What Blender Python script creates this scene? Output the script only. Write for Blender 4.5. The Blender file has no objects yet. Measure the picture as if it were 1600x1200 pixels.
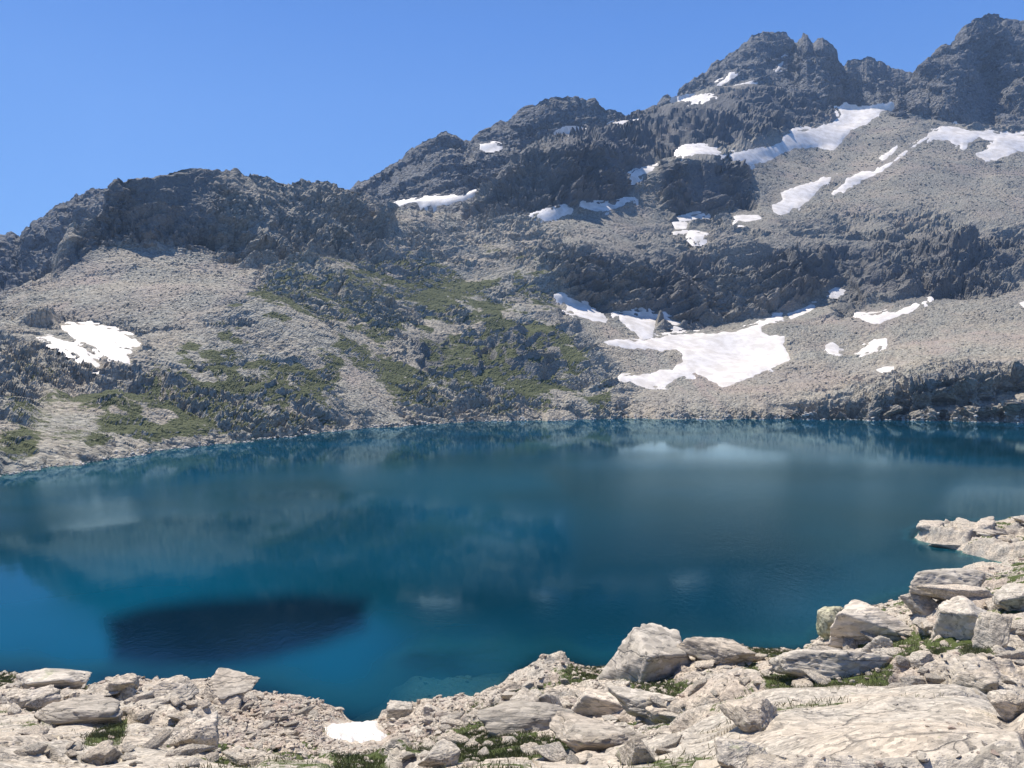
import bpy, math, random, time
import numpy as np
T00 = time.time()
# ------------------------------------------------------------------ camera, sky, sun, exposure
F = 1209.0            # focal length in pixels of the 1600 px wide photograph
H = 25.0              # eye above the lake surface, metres
SC = bpy.context.scene
C = SC.collection
cam = bpy.data.cameras.new("camera"); camo = bpy.data.objects.new("camera", cam); C.objects.link(camo)
cam.sensor_fit = 'HORIZONTAL'; cam.sensor_width = 36.0; cam.lens = F / 1600.0 * 36.0
cam.clip_start = 0.1; cam.clip_end = 30000.0
camo.location = (0, 0, H); camo.rotation_euler = (math.radians(90), 0, 0)
SC.camera = camo
SUN_EL, SUN_AZ = 62.0, -38.0      # azimuth from +Y (view direction), negative = to the left
world = bpy.data.worlds.new("World"); SC.world = world; world.use_nodes = True
wn = world.node_tree; bg = wn.nodes["Background"]
sky = wn.nodes.new("ShaderNodeTexSky"); sky.sky_type = 'NISHITA'; sky.sun_disc = False
sky.sun_elevation = math.radians(SUN_EL); sky.sun_rotation = math.radians(SUN_AZ)
sky.altitude = 2300; sky.air_density = 1.0; sky.dust_density = 0.3; sky.ozone_density = 2.5
tcw = wn.nodes.new("ShaderNodeTexCoord"); sxz = wn.nodes.new("ShaderNodeSeparateXYZ"); wn.links.new(tcw.outputs['Generated'], sxz.inputs[0])
rmp = wn.nodes.new("ShaderNodeValToRGB"); wn.links.new(sxz.outputs[2], rmp.inputs[0]); e_ = rmp.color_ramp.elements
e_[0].position = 0.0; e_[0].color = (.215, .44, .86, 1); e_[1].position = .42; e_[1].color = (.078, .24, .70, 1)
e3_ = e_.new(.62); e3_.color = (.042, .135, .42, 1); e4_ = e_.new(1.0); e4_.color = (.02, .075, .27, 1)
e2_ = e_.new(.18); e2_.color = (.155, .37, .84, 1)
scl = wn.nodes.new("ShaderNodeVectorMath"); scl.operation = 'SCALE'; scl.inputs['Scale'].default_value = 8.6; wn.links.new(rmp.outputs[0], scl.inputs[0])
mxw = wn.nodes.new("ShaderNodeMix"); mxw.data_type = 'RGBA'; mxw.inputs[0].default_value = .85
wn.links.new(sky.outputs[0], mxw.inputs[6]); wn.links.new(scl.outputs[0], mxw.inputs[7])
wn.links.new(mxw.outputs[2], bg.inputs[0]); bg.inputs[1].default_value = 0.097
sl = bpy.data.lights.new("sun", 'SUN'); sl.energy = 5.0; sl.angle = math.radians(0.5); sl.color = (1.0, 0.94, 0.85)
so = bpy.data.objects.new("sun", sl); C.objects.link(so)
so.rotation_euler = (math.radians(90 - SUN_EL), 0, math.radians(180 - SUN_AZ))
so.location = (0, 0, 500)
vs = SC.view_settings; SC.display_settings.display_device = 'sRGB'
vs.view_transform = 'Standard'; vs.look = 'None'; vs.exposure = 0.42; vs.gamma = 1.0; vs.use_curve_mapping = False
SC.cycles.max_bounces = 5; SC.cycles.diffuse_bounces = 2; SC.cycles.glossy_bounces = 3
SC.cycles.transparent_max_bounces = 8; SC.cycles.volume_bounces = 0; SC.cycles.use_denoising = True
rng = np.random.default_rng(7); random.seed(7)
f4 = np.float32

# ------------------------------------------------------------------ noise in world space
def hsh(ix, iy, iz, s):
    with np.errstate(over='ignore'):
        h = (ix.astype(np.uint32) * np.uint32(374761393) + iy.astype(np.uint32) * np.uint32(668265263)
             + iz.astype(np.uint32) * np.uint32(2147483647) + np.uint32(s * 1013 + 77) * np.uint32(3266489917))
        h = (h ^ (h >> np.uint32(13))) * np.uint32(1274126177)
        h = (h ^ (h >> np.uint32(16))) * np.uint32(2246822519)
        h = h ^ (h >> np.uint32(15))
    return h
def h01(h): return (h & np.uint32(0xFFFFFF)).astype(f4) * f4(1 / 16777216.0)
def noise(P, L, s=0):
    """value noise 0..1 ; P (N,3)"""
    q = P / L + 1000.3; b = np.floor(q); t = (q - b).astype(f4); t = t * t * (3 - 2 * t)
    b = b.astype(np.int64)
    r = 0
    for dx in (0, 1):
        wx = t[:, 0] if dx else 1 - t[:, 0]
        for dy in (0, 1):
            wy = t[:, 1] if dy else 1 - t[:, 1]
            for dz in (0, 1):
                wz = t[:, 2] if dz else 1 - t[:, 2]
                r = r + wx * wy * wz * h01(hsh(b[:, 0] + dx, b[:, 1] + dy, b[:, 2] + dz, s))
    return r
def fbm(P, L, o=4, s=0, g=0.5):
    a = 1; r = 0; n = 0
    for k in range(o):
        r = r + a * noise(P, L / 2 ** k, s + k * 17); n += a; a *= g
    return r / n
def facet(P, L, s=0, tilt=1.0, jit=0.8, k=30.0):
    """broken-block relief: every cell is a tilted plane. returns height about -0.6..0.6 and distance to the joint"""
    q = P / L + 500.7
    b = np.floor(q - 0.5).astype(np.int64)
    N = len(P); f1 = np.full(N, 9, f4); f2 = np.full(N, 9, f4); hh = np.zeros(N, f4); ws = np.zeros(N, f4)
    for dx in (0, 1):
        for dy in (0, 1):
            for dz in (0, 1):
                cx, cy, cz = b[:, 0] + dx, b[:, 1] + dy, b[:, 2] + dz
                h = hsh(cx, cy, cz, s)
                r1 = h01(h); h2 = hsh(cx, cy, cz, s + 5); r2 = h01(h2); r3 = h01(hsh(cx, cy, cz, s + 9))
                ex = (q[:, 0] - (cx + .5 + (r1 - .5) * jit)).astype(f4)
                ey = (q[:, 1] - (cy + .5 + (r2 - .5) * jit)).astype(f4)
                ez = (q[:, 2] - (cz + .5 + (r3 - .5) * jit)).astype(f4)
                d = ex * ex + ey * ey + ez * ez
                g1 = ((h >> np.uint32(7)) & np.uint32(255)).astype(f4) / 127.5 - 1
                g2 = ((h2 >> np.uint32(9)) & np.uint32(255)).astype(f4) / 127.5 - 1
                g3 = ((h2 >> np.uint32(17)) & np.uint32(255)).astype(f4) / 127.5 - 1
                g4 = ((h >> np.uint32(15)) & np.uint32(255)).astype(f4) / 127.5 - 1
                val = g4 * .35 + tilt * (ex * g1 + ey * g2 + ez * g3)
                m = d < f1
                f2 = np.where(m, f1, np.minimum(f2, d))
                f1 = np.where(m, d, f1)
                w = np.exp(-k * d); ws += w; hh += w * val
    hh = hh / (ws + 1e-20)
    return hh, np.sqrt(f2) - np.sqrt(f1)
def sstep(a, b, x):
    t = np.clip((x - a) / (b - a), 0, 1); return t * t * (3 - 2 * t)
def sdf(poly, U, V):
    """signed distance in photo pixels, positive inside"""
    poly = np.array(poly, float); n = len(poly)
    d = np.full(U.shape, 1e9); ins = np.zeros(U.shape, bool)
    for i in range(n):
        a = poly[i]; b = poly[(i + 1) % n]; e = b - a
        t = np.clip(((U - a[0]) * e[0] + (V - a[1]) * e[1]) / (e @ e + 1e-9), 0, 1)
        d = np.minimum(d, (U - a[0] - t * e[0]) ** 2 + (V - a[1] - t * e[1]) ** 2)
        c = (a[1] > V) != (b[1] > V)
        ins ^= c & (U < (b[0] - a[0]) * (V - a[1]) / (b[1] - a[1] + 1e-12) + a[0])
    return np.where(ins, 1, -1) * np.sqrt(d)

# ------------------------------------------------------------------ mesh helpers
def tag(o, label=None, cat=None, group=None, kind=None):
    if label: o['label'] = label
    if cat: o['category'] = cat
    if group: o['group'] = group
    if kind: o['kind'] = kind
    return o
def mesh_obj(name, V, Fq, mat, smooth=True, col=None, parent=None, sharp=None):
    """V (N,3), Fq (M,k) faces of k corners"""
    me = bpy.data.meshes.new(name)
    k = Fq.shape[1]; M = len(Fq)
    me.vertices.add(len(V)); me.vertices.foreach_set("co", np.ascontiguousarray(V, f4).ravel())
    me.loops.add(M * k); me.loops.foreach_set("vertex_index", np.ascontiguousarray(Fq, np.int32).ravel())
    me.polygons.add(M)
    me.polygons.foreach_set("loop_start", np.arange(0, M * k, k, dtype=np.int32))
    me.polygons.foreach_set("use_smooth", np.full(M, smooth, bool))
    me.update(calc_edges=True)
    for cn, arr in (col or {}).items():
        at = me.color_attributes.new(cn, 'FLOAT_COLOR', 'POINT')
        at.data.foreach_set("color", np.ascontiguousarray(arr, f4).ravel())
    me.materials.append(mat)
    o = bpy.data.objects.new(name, me); C.objects.link(o)
    if parent: o.parent = parent
    return o
def grid_faces(nr, nc, mask=None):
    i = np.arange(nr * nc).reshape(nr, nc)
    q = np.stack([i[:-1, :-1], i[:-1, 1:], i[1:, 1:], i[1:, :-1]], -1).reshape(-1, 4)
    if mask is not None:
        m = mask.reshape(-1)[q].all(1); q = q[m]
    return q
def compact(V, Fq, *cols):
    used = np.unique(Fq); re = np.full(len(V), -1, np.int64); re[used] = np.arange(len(used))
    return (V[used], re[Fq]) + tuple(c[used] for c in cols)
def gnormals(P):
    du = np.gradient(P, axis=1); dr = np.gradient(P, axis=0)
    n = np.cross(du, dr); n /= np.linalg.norm(n, axis=2, keepdims=True) + 1e-12
    n[n[..., 2] < 0] *= -1
    return n
def world(u, v, D): return np.stack([(u - 800) / F * D, D + 0 * u, H - (v - 600) / F * D], -1)
def pix(P): return 800 + P[..., 0] / P[..., 1] * F, 600 - (P[..., 2] - H) / P[..., 1] * F
def gsm(a, s):
    if s <= 0: return a
    r = int(3 * s) + 1; k = np.exp(-.5 * (np.arange(-r, r + 1) / s) ** 2); k /= k.sum()
    return np.convolve(np.pad(a, r, mode='edge'), k, 'valid')

class Sheet:
    """terrain: columns run away from the viewer, rows follow contour-like curves"""
    def __init__(s, U, rows):
        s.U = U; s.rows = rows                          # rows: list of (v(u), D(u), subdivisions to next)
        Vs = []; Ds = []
        for k in range(len(rows) - 1):
            v0, d0, n = rows[k]; v1, d1, _ = rows[k + 1]
            z0 = H - (v0 - 600) / F * d0; z1 = H - (v1 - 600) / F * d1
            for j in range(n):
                t = j / n
                d = d0 + (d1 - d0) * t; z = z0 + (z1 - z0) * t
                Ds.append(d); Vs.append(z)
        Ds.append(rows[-1][1]); Vs.append(H - (rows[-1][0] - 600) / F * rows[-1][1])
        D = np.array(Ds); Z = np.array(Vs)
        s.P = np.stack([(U[None] - 800) / F * D, D, Z], -1)
    def lookup(s, u, v):
        """depth of the first surface met through (u,v)"""
        u = np.atleast_1d(u).astype(float); v = np.atleast_1d(v).astype(float)
        Pu, Pv = pix(s.P); out = np.zeros(len(u))
        ci = np.clip(np.searchsorted(s.U, u) - 1, 0, len(s.U) - 2)
        w = (u - s.U[ci]) / (s.U[ci + 1] - s.U[ci])
        for i in range(len(u)):
            c = ci[i]
            el = (600 - Pv[:, c]) * (1 - w[i]) + (600 - Pv[:, c + 1]) * w[i]
            dd = s.P[:, c, 1] * (1 - w[i]) + s.P[:, c + 1, 1] * w[i]
            cm = np.maximum.accumulate(el)
            k = np.searchsorted(cm, 600 - v[i])
            if k <= 0: out[i] = dd[0]
            elif k >= len(cm): out[i] = dd[np.argmax(el)]
            else:
                t = (600 - v[i] - cm[k - 1]) / max(1e-9, el[k] - cm[k - 1]); t = min(max(t, 0), 1)
                out[i] = dd[k - 1] * (1 - t) + dd[k] * t
        return out
def ucols(a, b, step, out, ostep):
    A = np.arange(a, b + .1, step)
    L = []; x = a; st = step
    while x > out[0]: st = min(st * 1.12, ostep); x -= st; L.append(x)
    R = []; x = A[-1]; st = step
    while x < out[1]: st = min(st * 1.12, ostep); x += st; R.append(x)
    return np.array(L[::-1] + list(A) + R)
def table(tab, U, smooth):
    us = np.array([t[0] for t in tab], float); n = len(tab[0][1]); res = []
    uu = np.arange(U[0] - 60, U[-1] + 60, 2.0)
    for k in range(n):
        v = np.interp(uu, us, [t[1][k][0] for t in tab]); d = np.interp(uu, us, [t[1][k][1] for t in tab])
        v = gsm(v, smooth / 2); d = gsm(d, smooth / 2)
        res.append((np.interp(U, uu, v), np.interp(U, uu, d)))
    return res
def jag(U, amp, s=0):
    q = np.stack([U, U * 0 + 3.3 * s, U * 0], -1)
    return ((noise(q, 17, s) - .5) * 1.2 + (noise(q, 7, s + 1) - .5) * 1.0 + (noise(q, 3, s + 2) - .5) * .7) * amp
def curve(pts, U, smooth=0):
    pts = np.array(pts, float)
    if smooth:
        uu = np.arange(U[0] - 60, U[-1] + 60, 1.0); return np.interp(U, uu, gsm(np.interp(uu, pts[:, 0], pts[:, 1]), smooth))
    return np.interp(U, pts[:, 0], pts[:, 1])

# ------------------------------------------------------------------ materials
def nt(name):
    m = bpy.data.materials.new(name); m.use_nodes = True; t = m.node_tree
    for n in list(t.nodes): t.nodes.remove(n)
    return m, t
class NB:
    def __init__(s, t): s.t = t
    def n(s, typ, **kw):
        nd = s.t.nodes.new(typ)
        for k, v in kw.items():
            if k.startswith('i_'):
                nd.inputs[k[2:].replace('_', ' ')].default_value = v
            else: setattr(nd, k, v)
        return nd
    def l(s, a, b): s.t.links.new(a, b)
    def setin(s, sock, v):
        if hasattr(v, 'is_output') or hasattr(v, 'links'): s.l(v, sock)
        else: sock.default_value = v
    def math(s, op, a, b=0.0, clamp=False):
        m = s.n('ShaderNodeMath', operation=op, use_clamp=clamp); s.setin(m.inputs[0], a); s.setin(m.inputs[1], b); return m.outputs[0]
    def mix(s, f, a, b, bt='MIX'):
        m = s.n('ShaderNodeMix', data_type='RGBA', blend_type=bt); s.setin(m.inputs[0], f); s.setin(m.inputs[6], a); s.setin(m.inputs[7], b); return m.outputs[2]
    def ramp(s, v, pts):
        r = s.n('ShaderNodeValToRGB'); e = r.color_ramp.elements
        while len(e) > 1: e.remove(e[0])
        e[0].position = pts[0][0]; e[0].color = pts[0][1] if len(pts[0][1]) == 4 else (*pts[0][1], 1)
        for p, c in pts[1:]:
            x = e.new(p); x.color = c if len(c) == 4 else (*c, 1)
        s.l(v, r.inputs[0]); return r.outputs[0]
    def step(s, v, a, b):
        m = s.n('ShaderNodeMapRange', interpolation_type='SMOOTHSTEP'); s.l(v, m.inputs[0]); m.inputs[1].default_value = a; m.inputs[2].default_value = b; return m.outputs[0]
    def noise(s, co, scale, det=4, rough=.55, dist=0.0):
        n = s.n('ShaderNodeTexNoise'); s.l(co, n.inputs['Vector']); n.inputs['Scale'].default_value = scale; n.inputs['Detail'].default_value = det
        n.inputs['Roughness'].default_value = rough; n.inputs['Distortion'].default_value = dist; return n.outputs['Fac']
    def vor(s, co, scale, feat='F1', rand=1.0):
        n = s.n('ShaderNodeTexVoronoi', feature=feat); s.l(co, n.inputs['Vector']); n.inputs['Scale'].default_value = scale; n.inputs['Randomness'].default_value = rand; return n

def rock_material(name, base, warm, dark, green, L, bump=1.0, cell=0.35, lichen=0.0, crack=0.0, local=False, darkm=None, auxc=(.36, .255, .205, 1)):
    """L = size in metres of the stones the eye can just tell apart on this surface"""
    m, t = nt(name); b = NB(t)
    out = b.n('ShaderNodeOutputMaterial'); p = b.n('ShaderNodeBsdfPrincipled'); b.l(p.outputs[0], out.inputs[0])
    g = b.n('ShaderNodeNewGeometry'); co = g.outputs['Position']
    if local:
        tc = b.n('ShaderNodeTexCoord'); oi = b.n('ShaderNodeObjectInfo')
        ad = b.n('ShaderNodeVectorMath', operation='ADD'); b.l(tc.outputs['Object'], ad.inputs[0])
        sc = b.n('ShaderNodeVectorMath', operation='SCALE'); cb = b.n('ShaderNodeCombineXYZ')
        b.l(oi.outputs['Random'], cb.inputs[0]); b.l(oi.outputs['Random'], cb.inputs[1]); b.l(cb.outputs[0], sc.inputs[0]); sc.inputs['Scale'].default_value = 60
        b.l(sc.outputs[0], ad.inputs[1]); co = ad.outputs[0]
    at = b.n('ShaderNodeVertexColor', layer_name='mask'); sp = b.n('ShaderNodeSeparateColor'); b.l(at.outputs[0], sp.inputs[0])
    grass, scree, aux = sp.outputs[0], sp.outputs[1], sp.outputs[2]
    n1 = b.noise(co, 1 / (L * 24), 5, .6); n2 = b.noise(co, 1 / (L * 3), 6, .65, .4); n3 = b.noise(co, 1 / (L * .7), 4, .7)
    vo = b.vor(co, 1 / L); vs_ = b.n('ShaderNodeSeparateColor'); b.l(vo.outputs['Color'], vs_.inputs[0])
    col = b.mix(b.step(n1, .38, .64), base, warm)
    col = b.mix(b.math('MULTIPLY', b.step(n2, .5, .72), .75), col, dark)
    # every stone of the scree a shade of its own
    val = b.math('ADD', 1 - cell / 2 , b.math('MULTIPLY', b.math('SUBTRACT', vs_.outputs[0], .5), cell * 1.6))
    val = b.math('MULTIPLY', val, b.math('ADD', .72, b.math('MULTIPLY', n3, .56)))
    vv = b.n('ShaderNodeCombineColor'); [b.l(val, vv.inputs[i]) for i in range(3)]
    col = b.mix(1.0, col, vv.outputs[0], 'MULTIPLY')
    if local:
        rv = b.math('ADD', .74, b.math('MULTIPLY', oi.outputs['Random'], .38)); rc = b.n('ShaderNodeCombineColor'); b.l(rv, rc.inputs[0]); b.l(rv, rc.inputs[1]); b.l(rv, rc.inputs[2]); col = b.mix(1.0, col, rc.outputs[0], 'MULTIPLY')
    if lichen:
        ln = b.noise(co, 1 / (L * 1.6), 8, .75); col = b.mix(b.math('MULTIPLY', b.step(ln, .56, .64), lichen), col, (.07, .07, .065, 1))
        ln2 = b.noise(co, 1 / (L * 5), 8, .75); col = b.mix(b.math('MULTIPLY', b.step(ln2, .6, .7), lichen), col, (.30, .31, .17, 1))
    if darkm: col = b.mix(b.math('MULTIPLY', scree, .75), col, darkm)  # masked parts darken; on cliffs dark rock plus shade put into the colour
    col = b.mix(aux, col, auxc)
    gn = b.noise(co, 1 / (L * 2.2), 6, .7)
    gc = b.mix(gn, green, tuple(x * 1.9 for x in green[:3]) + (1,))
    gf = b.step(b.math('ADD', grass, b.math('MULTIPLY', b.math('SUBTRACT', gn, .5), 1.5)), .42, .62)
    col = b.mix(gf, col, gc)
    ht = b.math('ADD', b.math('MULTIPLY', n2, 1.6), b.math('MULTIPLY', n3, .5))
    if not crack: ht = b.math('SUBTRACT', ht, b.math('MULTIPLY', vo.outputs['Distance'], .8))
    else:
        n0 = b.noise(co, 1 / (L * 12), 9, .62, .6); ht = b.math('ADD', b.math('MULTIPLY', ht, .5), b.math('MULTIPLY', n0, 5.0))
        mq = b.n('ShaderNodeMapping'); b.l(co, mq.inputs[0]); mq.inputs['Rotation'].default_value = (.15, .2, .4); mq.inputs['Scale'].default_value = (.25, .8, 3.5)
        n9 = b.noise(mq.outputs[0], 1 / (L * 4), 6, .65); ht = b.math('ADD', ht, b.math('MULTIPLY', n9, 1.6))
        col = b.mix(b.math('MULTIPLY', b.step(n9, .56, .68), .6), col, dark)
    if crack:
        dn = b.n('ShaderNodeTexNoise'); b.l(co, dn.inputs['Vector']); dn.inputs['Scale'].default_value = .35 / L; dn.inputs['Detail'].default_value = 5
        mx = b.n('ShaderNodeMix', data_type='VECTOR'); mx.inputs[0].default_value = .5
        sc2 = b.n('ShaderNodeVectorMath', operation='SCALE'); b.l(dn.outputs['Color'], sc2.inputs[0]); sc2.inputs['Scale'].default_value = L * 3
        a2 = b.n('ShaderNodeVectorMath', operation='ADD'); b.l(co, a2.inputs[0]); b.l(sc2.outputs[0], a2.inputs[1])
        mp = b.n('ShaderNodeMapping'); b.l(a2.outputs[0], mp.inputs[0]); mp.inputs['Rotation'].default_value = (.25, .2, .5); mp.inputs['Scale'].default_value = (.45, 1.0, 2.2)
        e1 = b.vor(mp.outputs[0], 1 / (L * 12), 'DISTANCE_TO_EDGE').outputs['Distance']
        ck = b.math('SUBTRACT', 1.0, b.step(e1, .0, .02))
        ck = b.math('MULTIPLY', ck, b.step(b.noise(co, 1 / (L * 9), 2), .42, .55))
        ht = b.math('SUBTRACT', ht, b.math('MULTIPLY', ck, 2.2 * crack))
        col = b.mix(b.math('MULTIPLY', ck, .5), col, (.12, .11, .10, 1))
    bm = b.n('ShaderNodeBump'); bm.inputs['Strength'].default_value = min(1, bump); bm.inputs['Distance'].default_value = L * .9
    b.l(ht, bm.inputs['Height']); b.l(bm.outputs[0], p.inputs['Normal'])
    b.l(col, p.inputs['Base Color']); p.inputs['Roughness'].default_value = .85; p.inputs['Specular IOR Level'].default_value = .2
    return m
def plain(name, c1, c2, scale, rough=.8, bump=.0, bd=.05):
    m, t = nt(name); b = NB(t); out = b.n('ShaderNodeOutputMaterial'); p = b.n('ShaderNodeBsdfPrincipled'); b.l(p.outputs[0], out.inputs[0])
    co = b.n('ShaderNodeNewGeometry').outputs['Position']; n = b.noise(co, scale, 6, .6)
    b.l(b.mix(b.step(n, .35, .65), (*c1, 1), (*c2, 1)), p.inputs['Base Color']); p.inputs['Roughness'].default_value = rough
    if bump:
        bm = b.n('ShaderNodeBump'); bm.inputs['Strength'].default_value = bump; bm.inputs['Distance'].default_value = bd; b.l(n, bm.inputs['Height']); b.l(bm.outputs[0], p.inputs['Normal'])
    return m
GREEN = (.058, .066, .030, 1)
M_slope = rock_material('mountain rock', (.375, .355, .295, 1), (.43, .38, .30, 1), (.19, .182, .168, 1), GREEN, 1.6, .7, darkm=(.125, .125, .125, 1), auxc=(.36, .29, .25, 1))
M_peak = rock_material('peak rock', (.17, .174, .178, 1), (.23, .222, .21, 1), (.085, .088, .095, 1), GREEN, 4.5, .9)
M_fore = rock_material('pale granite ground', (.585, .52, .425, 1), (.64, .54, .42, 1), (.30, .27, .23, 1), (.055, .07, .02, 1), .10, .7, .3, .7, .6, darkm=(.20, .22, .18, 1))
M_bould = rock_material('pale granite boulder', (.60, .535, .44, 1), (.65, .55, .43, 1), (.32, .285, .245, 1), (.055, .07, .02, 1), .10, .7, .3, .7, .45, True)
M_lichen = rock_material('lichened boulder', (.44, .44, .25, 1), (.50, .46, .33, 1), (.28, .27, .18, 1), (.055, .07, .02, 1), .10, .7, .3, .8, .3, True)
M_snow = plain('old snow', (.62, .565, .50), (.80, .745, .69), .09, .6, .35, .5)
M_snow_s = plain('old snow close', (.60, .54, .47), (.80, .75, .70), 1.2, .6, .35, .08)
M_grass = plain('alpine grass blades', (.055, .085, .022), (.20, .175, .07), 5, .7)
M_scree = plain('scree stones', (.20, .19, .18), (.40, .36, .32), .35, .9)
M_shorestone = plain('pale shore stones', (.42, .39, .35), (.60, .55, .48), .3, .9)

# ------------------------------------------------------------------ relief of a far sheet
def relief(S, rough, mat, name, octs, aniso=(1, 1, 1), rot=None, grass=None, scree=None, aux=None, snow=None, pxk=2.2, seed=0, kind='structure', butt=None, strata=None):
    P = S.P; nr, nc, _ = P.shape; n = gnormals(P); p = P.reshape(-1, 3); D = p[:, 1]
    q = p.copy()
    if rot is not None: q = q @ rot.T
    q = q * np.array(aniso)
    wv = np.stack([noise(p, 14, 900 + i) - .5 for i in range(3)], -1) * 9
    q = q + wv
    R = rough.reshape(-1); disp = np.zeros(len(p)); crev = np.ones(len(p))
    for k, (L, a) in enumerate(octs):
        fade = sstep(1.0, pxk, L * F / D / 3.0)
        if fade.max() < .01: continue
        h, e = facet(q, L, seed + k * 31, k=(160 if L > 9 else 80))
        if k == 0 and strata is not None:
            for (per, amp, dip) in strata[0]:
                zz = (p[:, 2] + dip[0] * p[:, 0] + dip[1] * p[:, 1] + (fbm(p, 55, 3, seed + 71) - .5) * 22 + (noise(p, 9, seed + 72) - .5) * 5) / per
                j = np.floor(zz); fr_ = zz - j; r_ = h01(hsh(j.astype(np.int64), j.astype(np.int64) * 0, j.astype(np.int64) * 0, seed + 3))
                gate = sstep(.38, .55, noise(p * np.array([1, 1, .4]), 48, seed + 74))
                disp += amp * per * (fr_ - sstep(.0, .22, fr_) + .39) * (.4 + 1.2 * r_) * gate * strata[1].reshape(-1)
        disp += a * L * h * fade * R - a * L * .25 * (1 - sstep(0, .12, e)) * fade * R
    if butt is not None:
        for L, a in ((52, .26), (22, .16)):
            h, e = facet(p * np.array([1, .6, .3]) + wv * 1.2, L, seed + 400 + int(L), k=45)
            disp += a * L * h * butt.reshape(-1)
    n2 = n.reshape(-1, 3)
    p2 = p + n2 * disp[:, None]
    P2 = p2.reshape(nr, nc, 3); nn = gnormals(P2)[..., 2].reshape(-1)
    mask = np.zeros((len(p), 4), f4); mask[:, 3] = 1
    if grass is not None: mask[:, 0] = grass.reshape(-1) * sstep(.4, .8, nn)
    if scree is not None: mask[:, 1] = scree.reshape(-1)
    if aux is not None: mask[:, 2] = aux.reshape(-1)
    o = mesh_obj(name, p2, grid_faces(nr, nc), mat, False, {'mask': mask}); tag(o, kind=kind)
    S.P2 = P2
    return o
def rotm(ax, ay, az):
    cx, sx, cy, sy, cz, sz = math.cos(ax), math.sin(ax), math.cos(ay), math.sin(ay), math.cos(az), math.sin(az)
    return np.array([[cz, -sz, 0], [sz, cz, 0], [0, 0, 1]]) @ np.array([[cy, 0, sy], [0, 1, 0], [-sy, 0, cy]]) @ np.array([[1, 0, 0], [0, cx, -sx], [0, sx, cx]])

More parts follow.
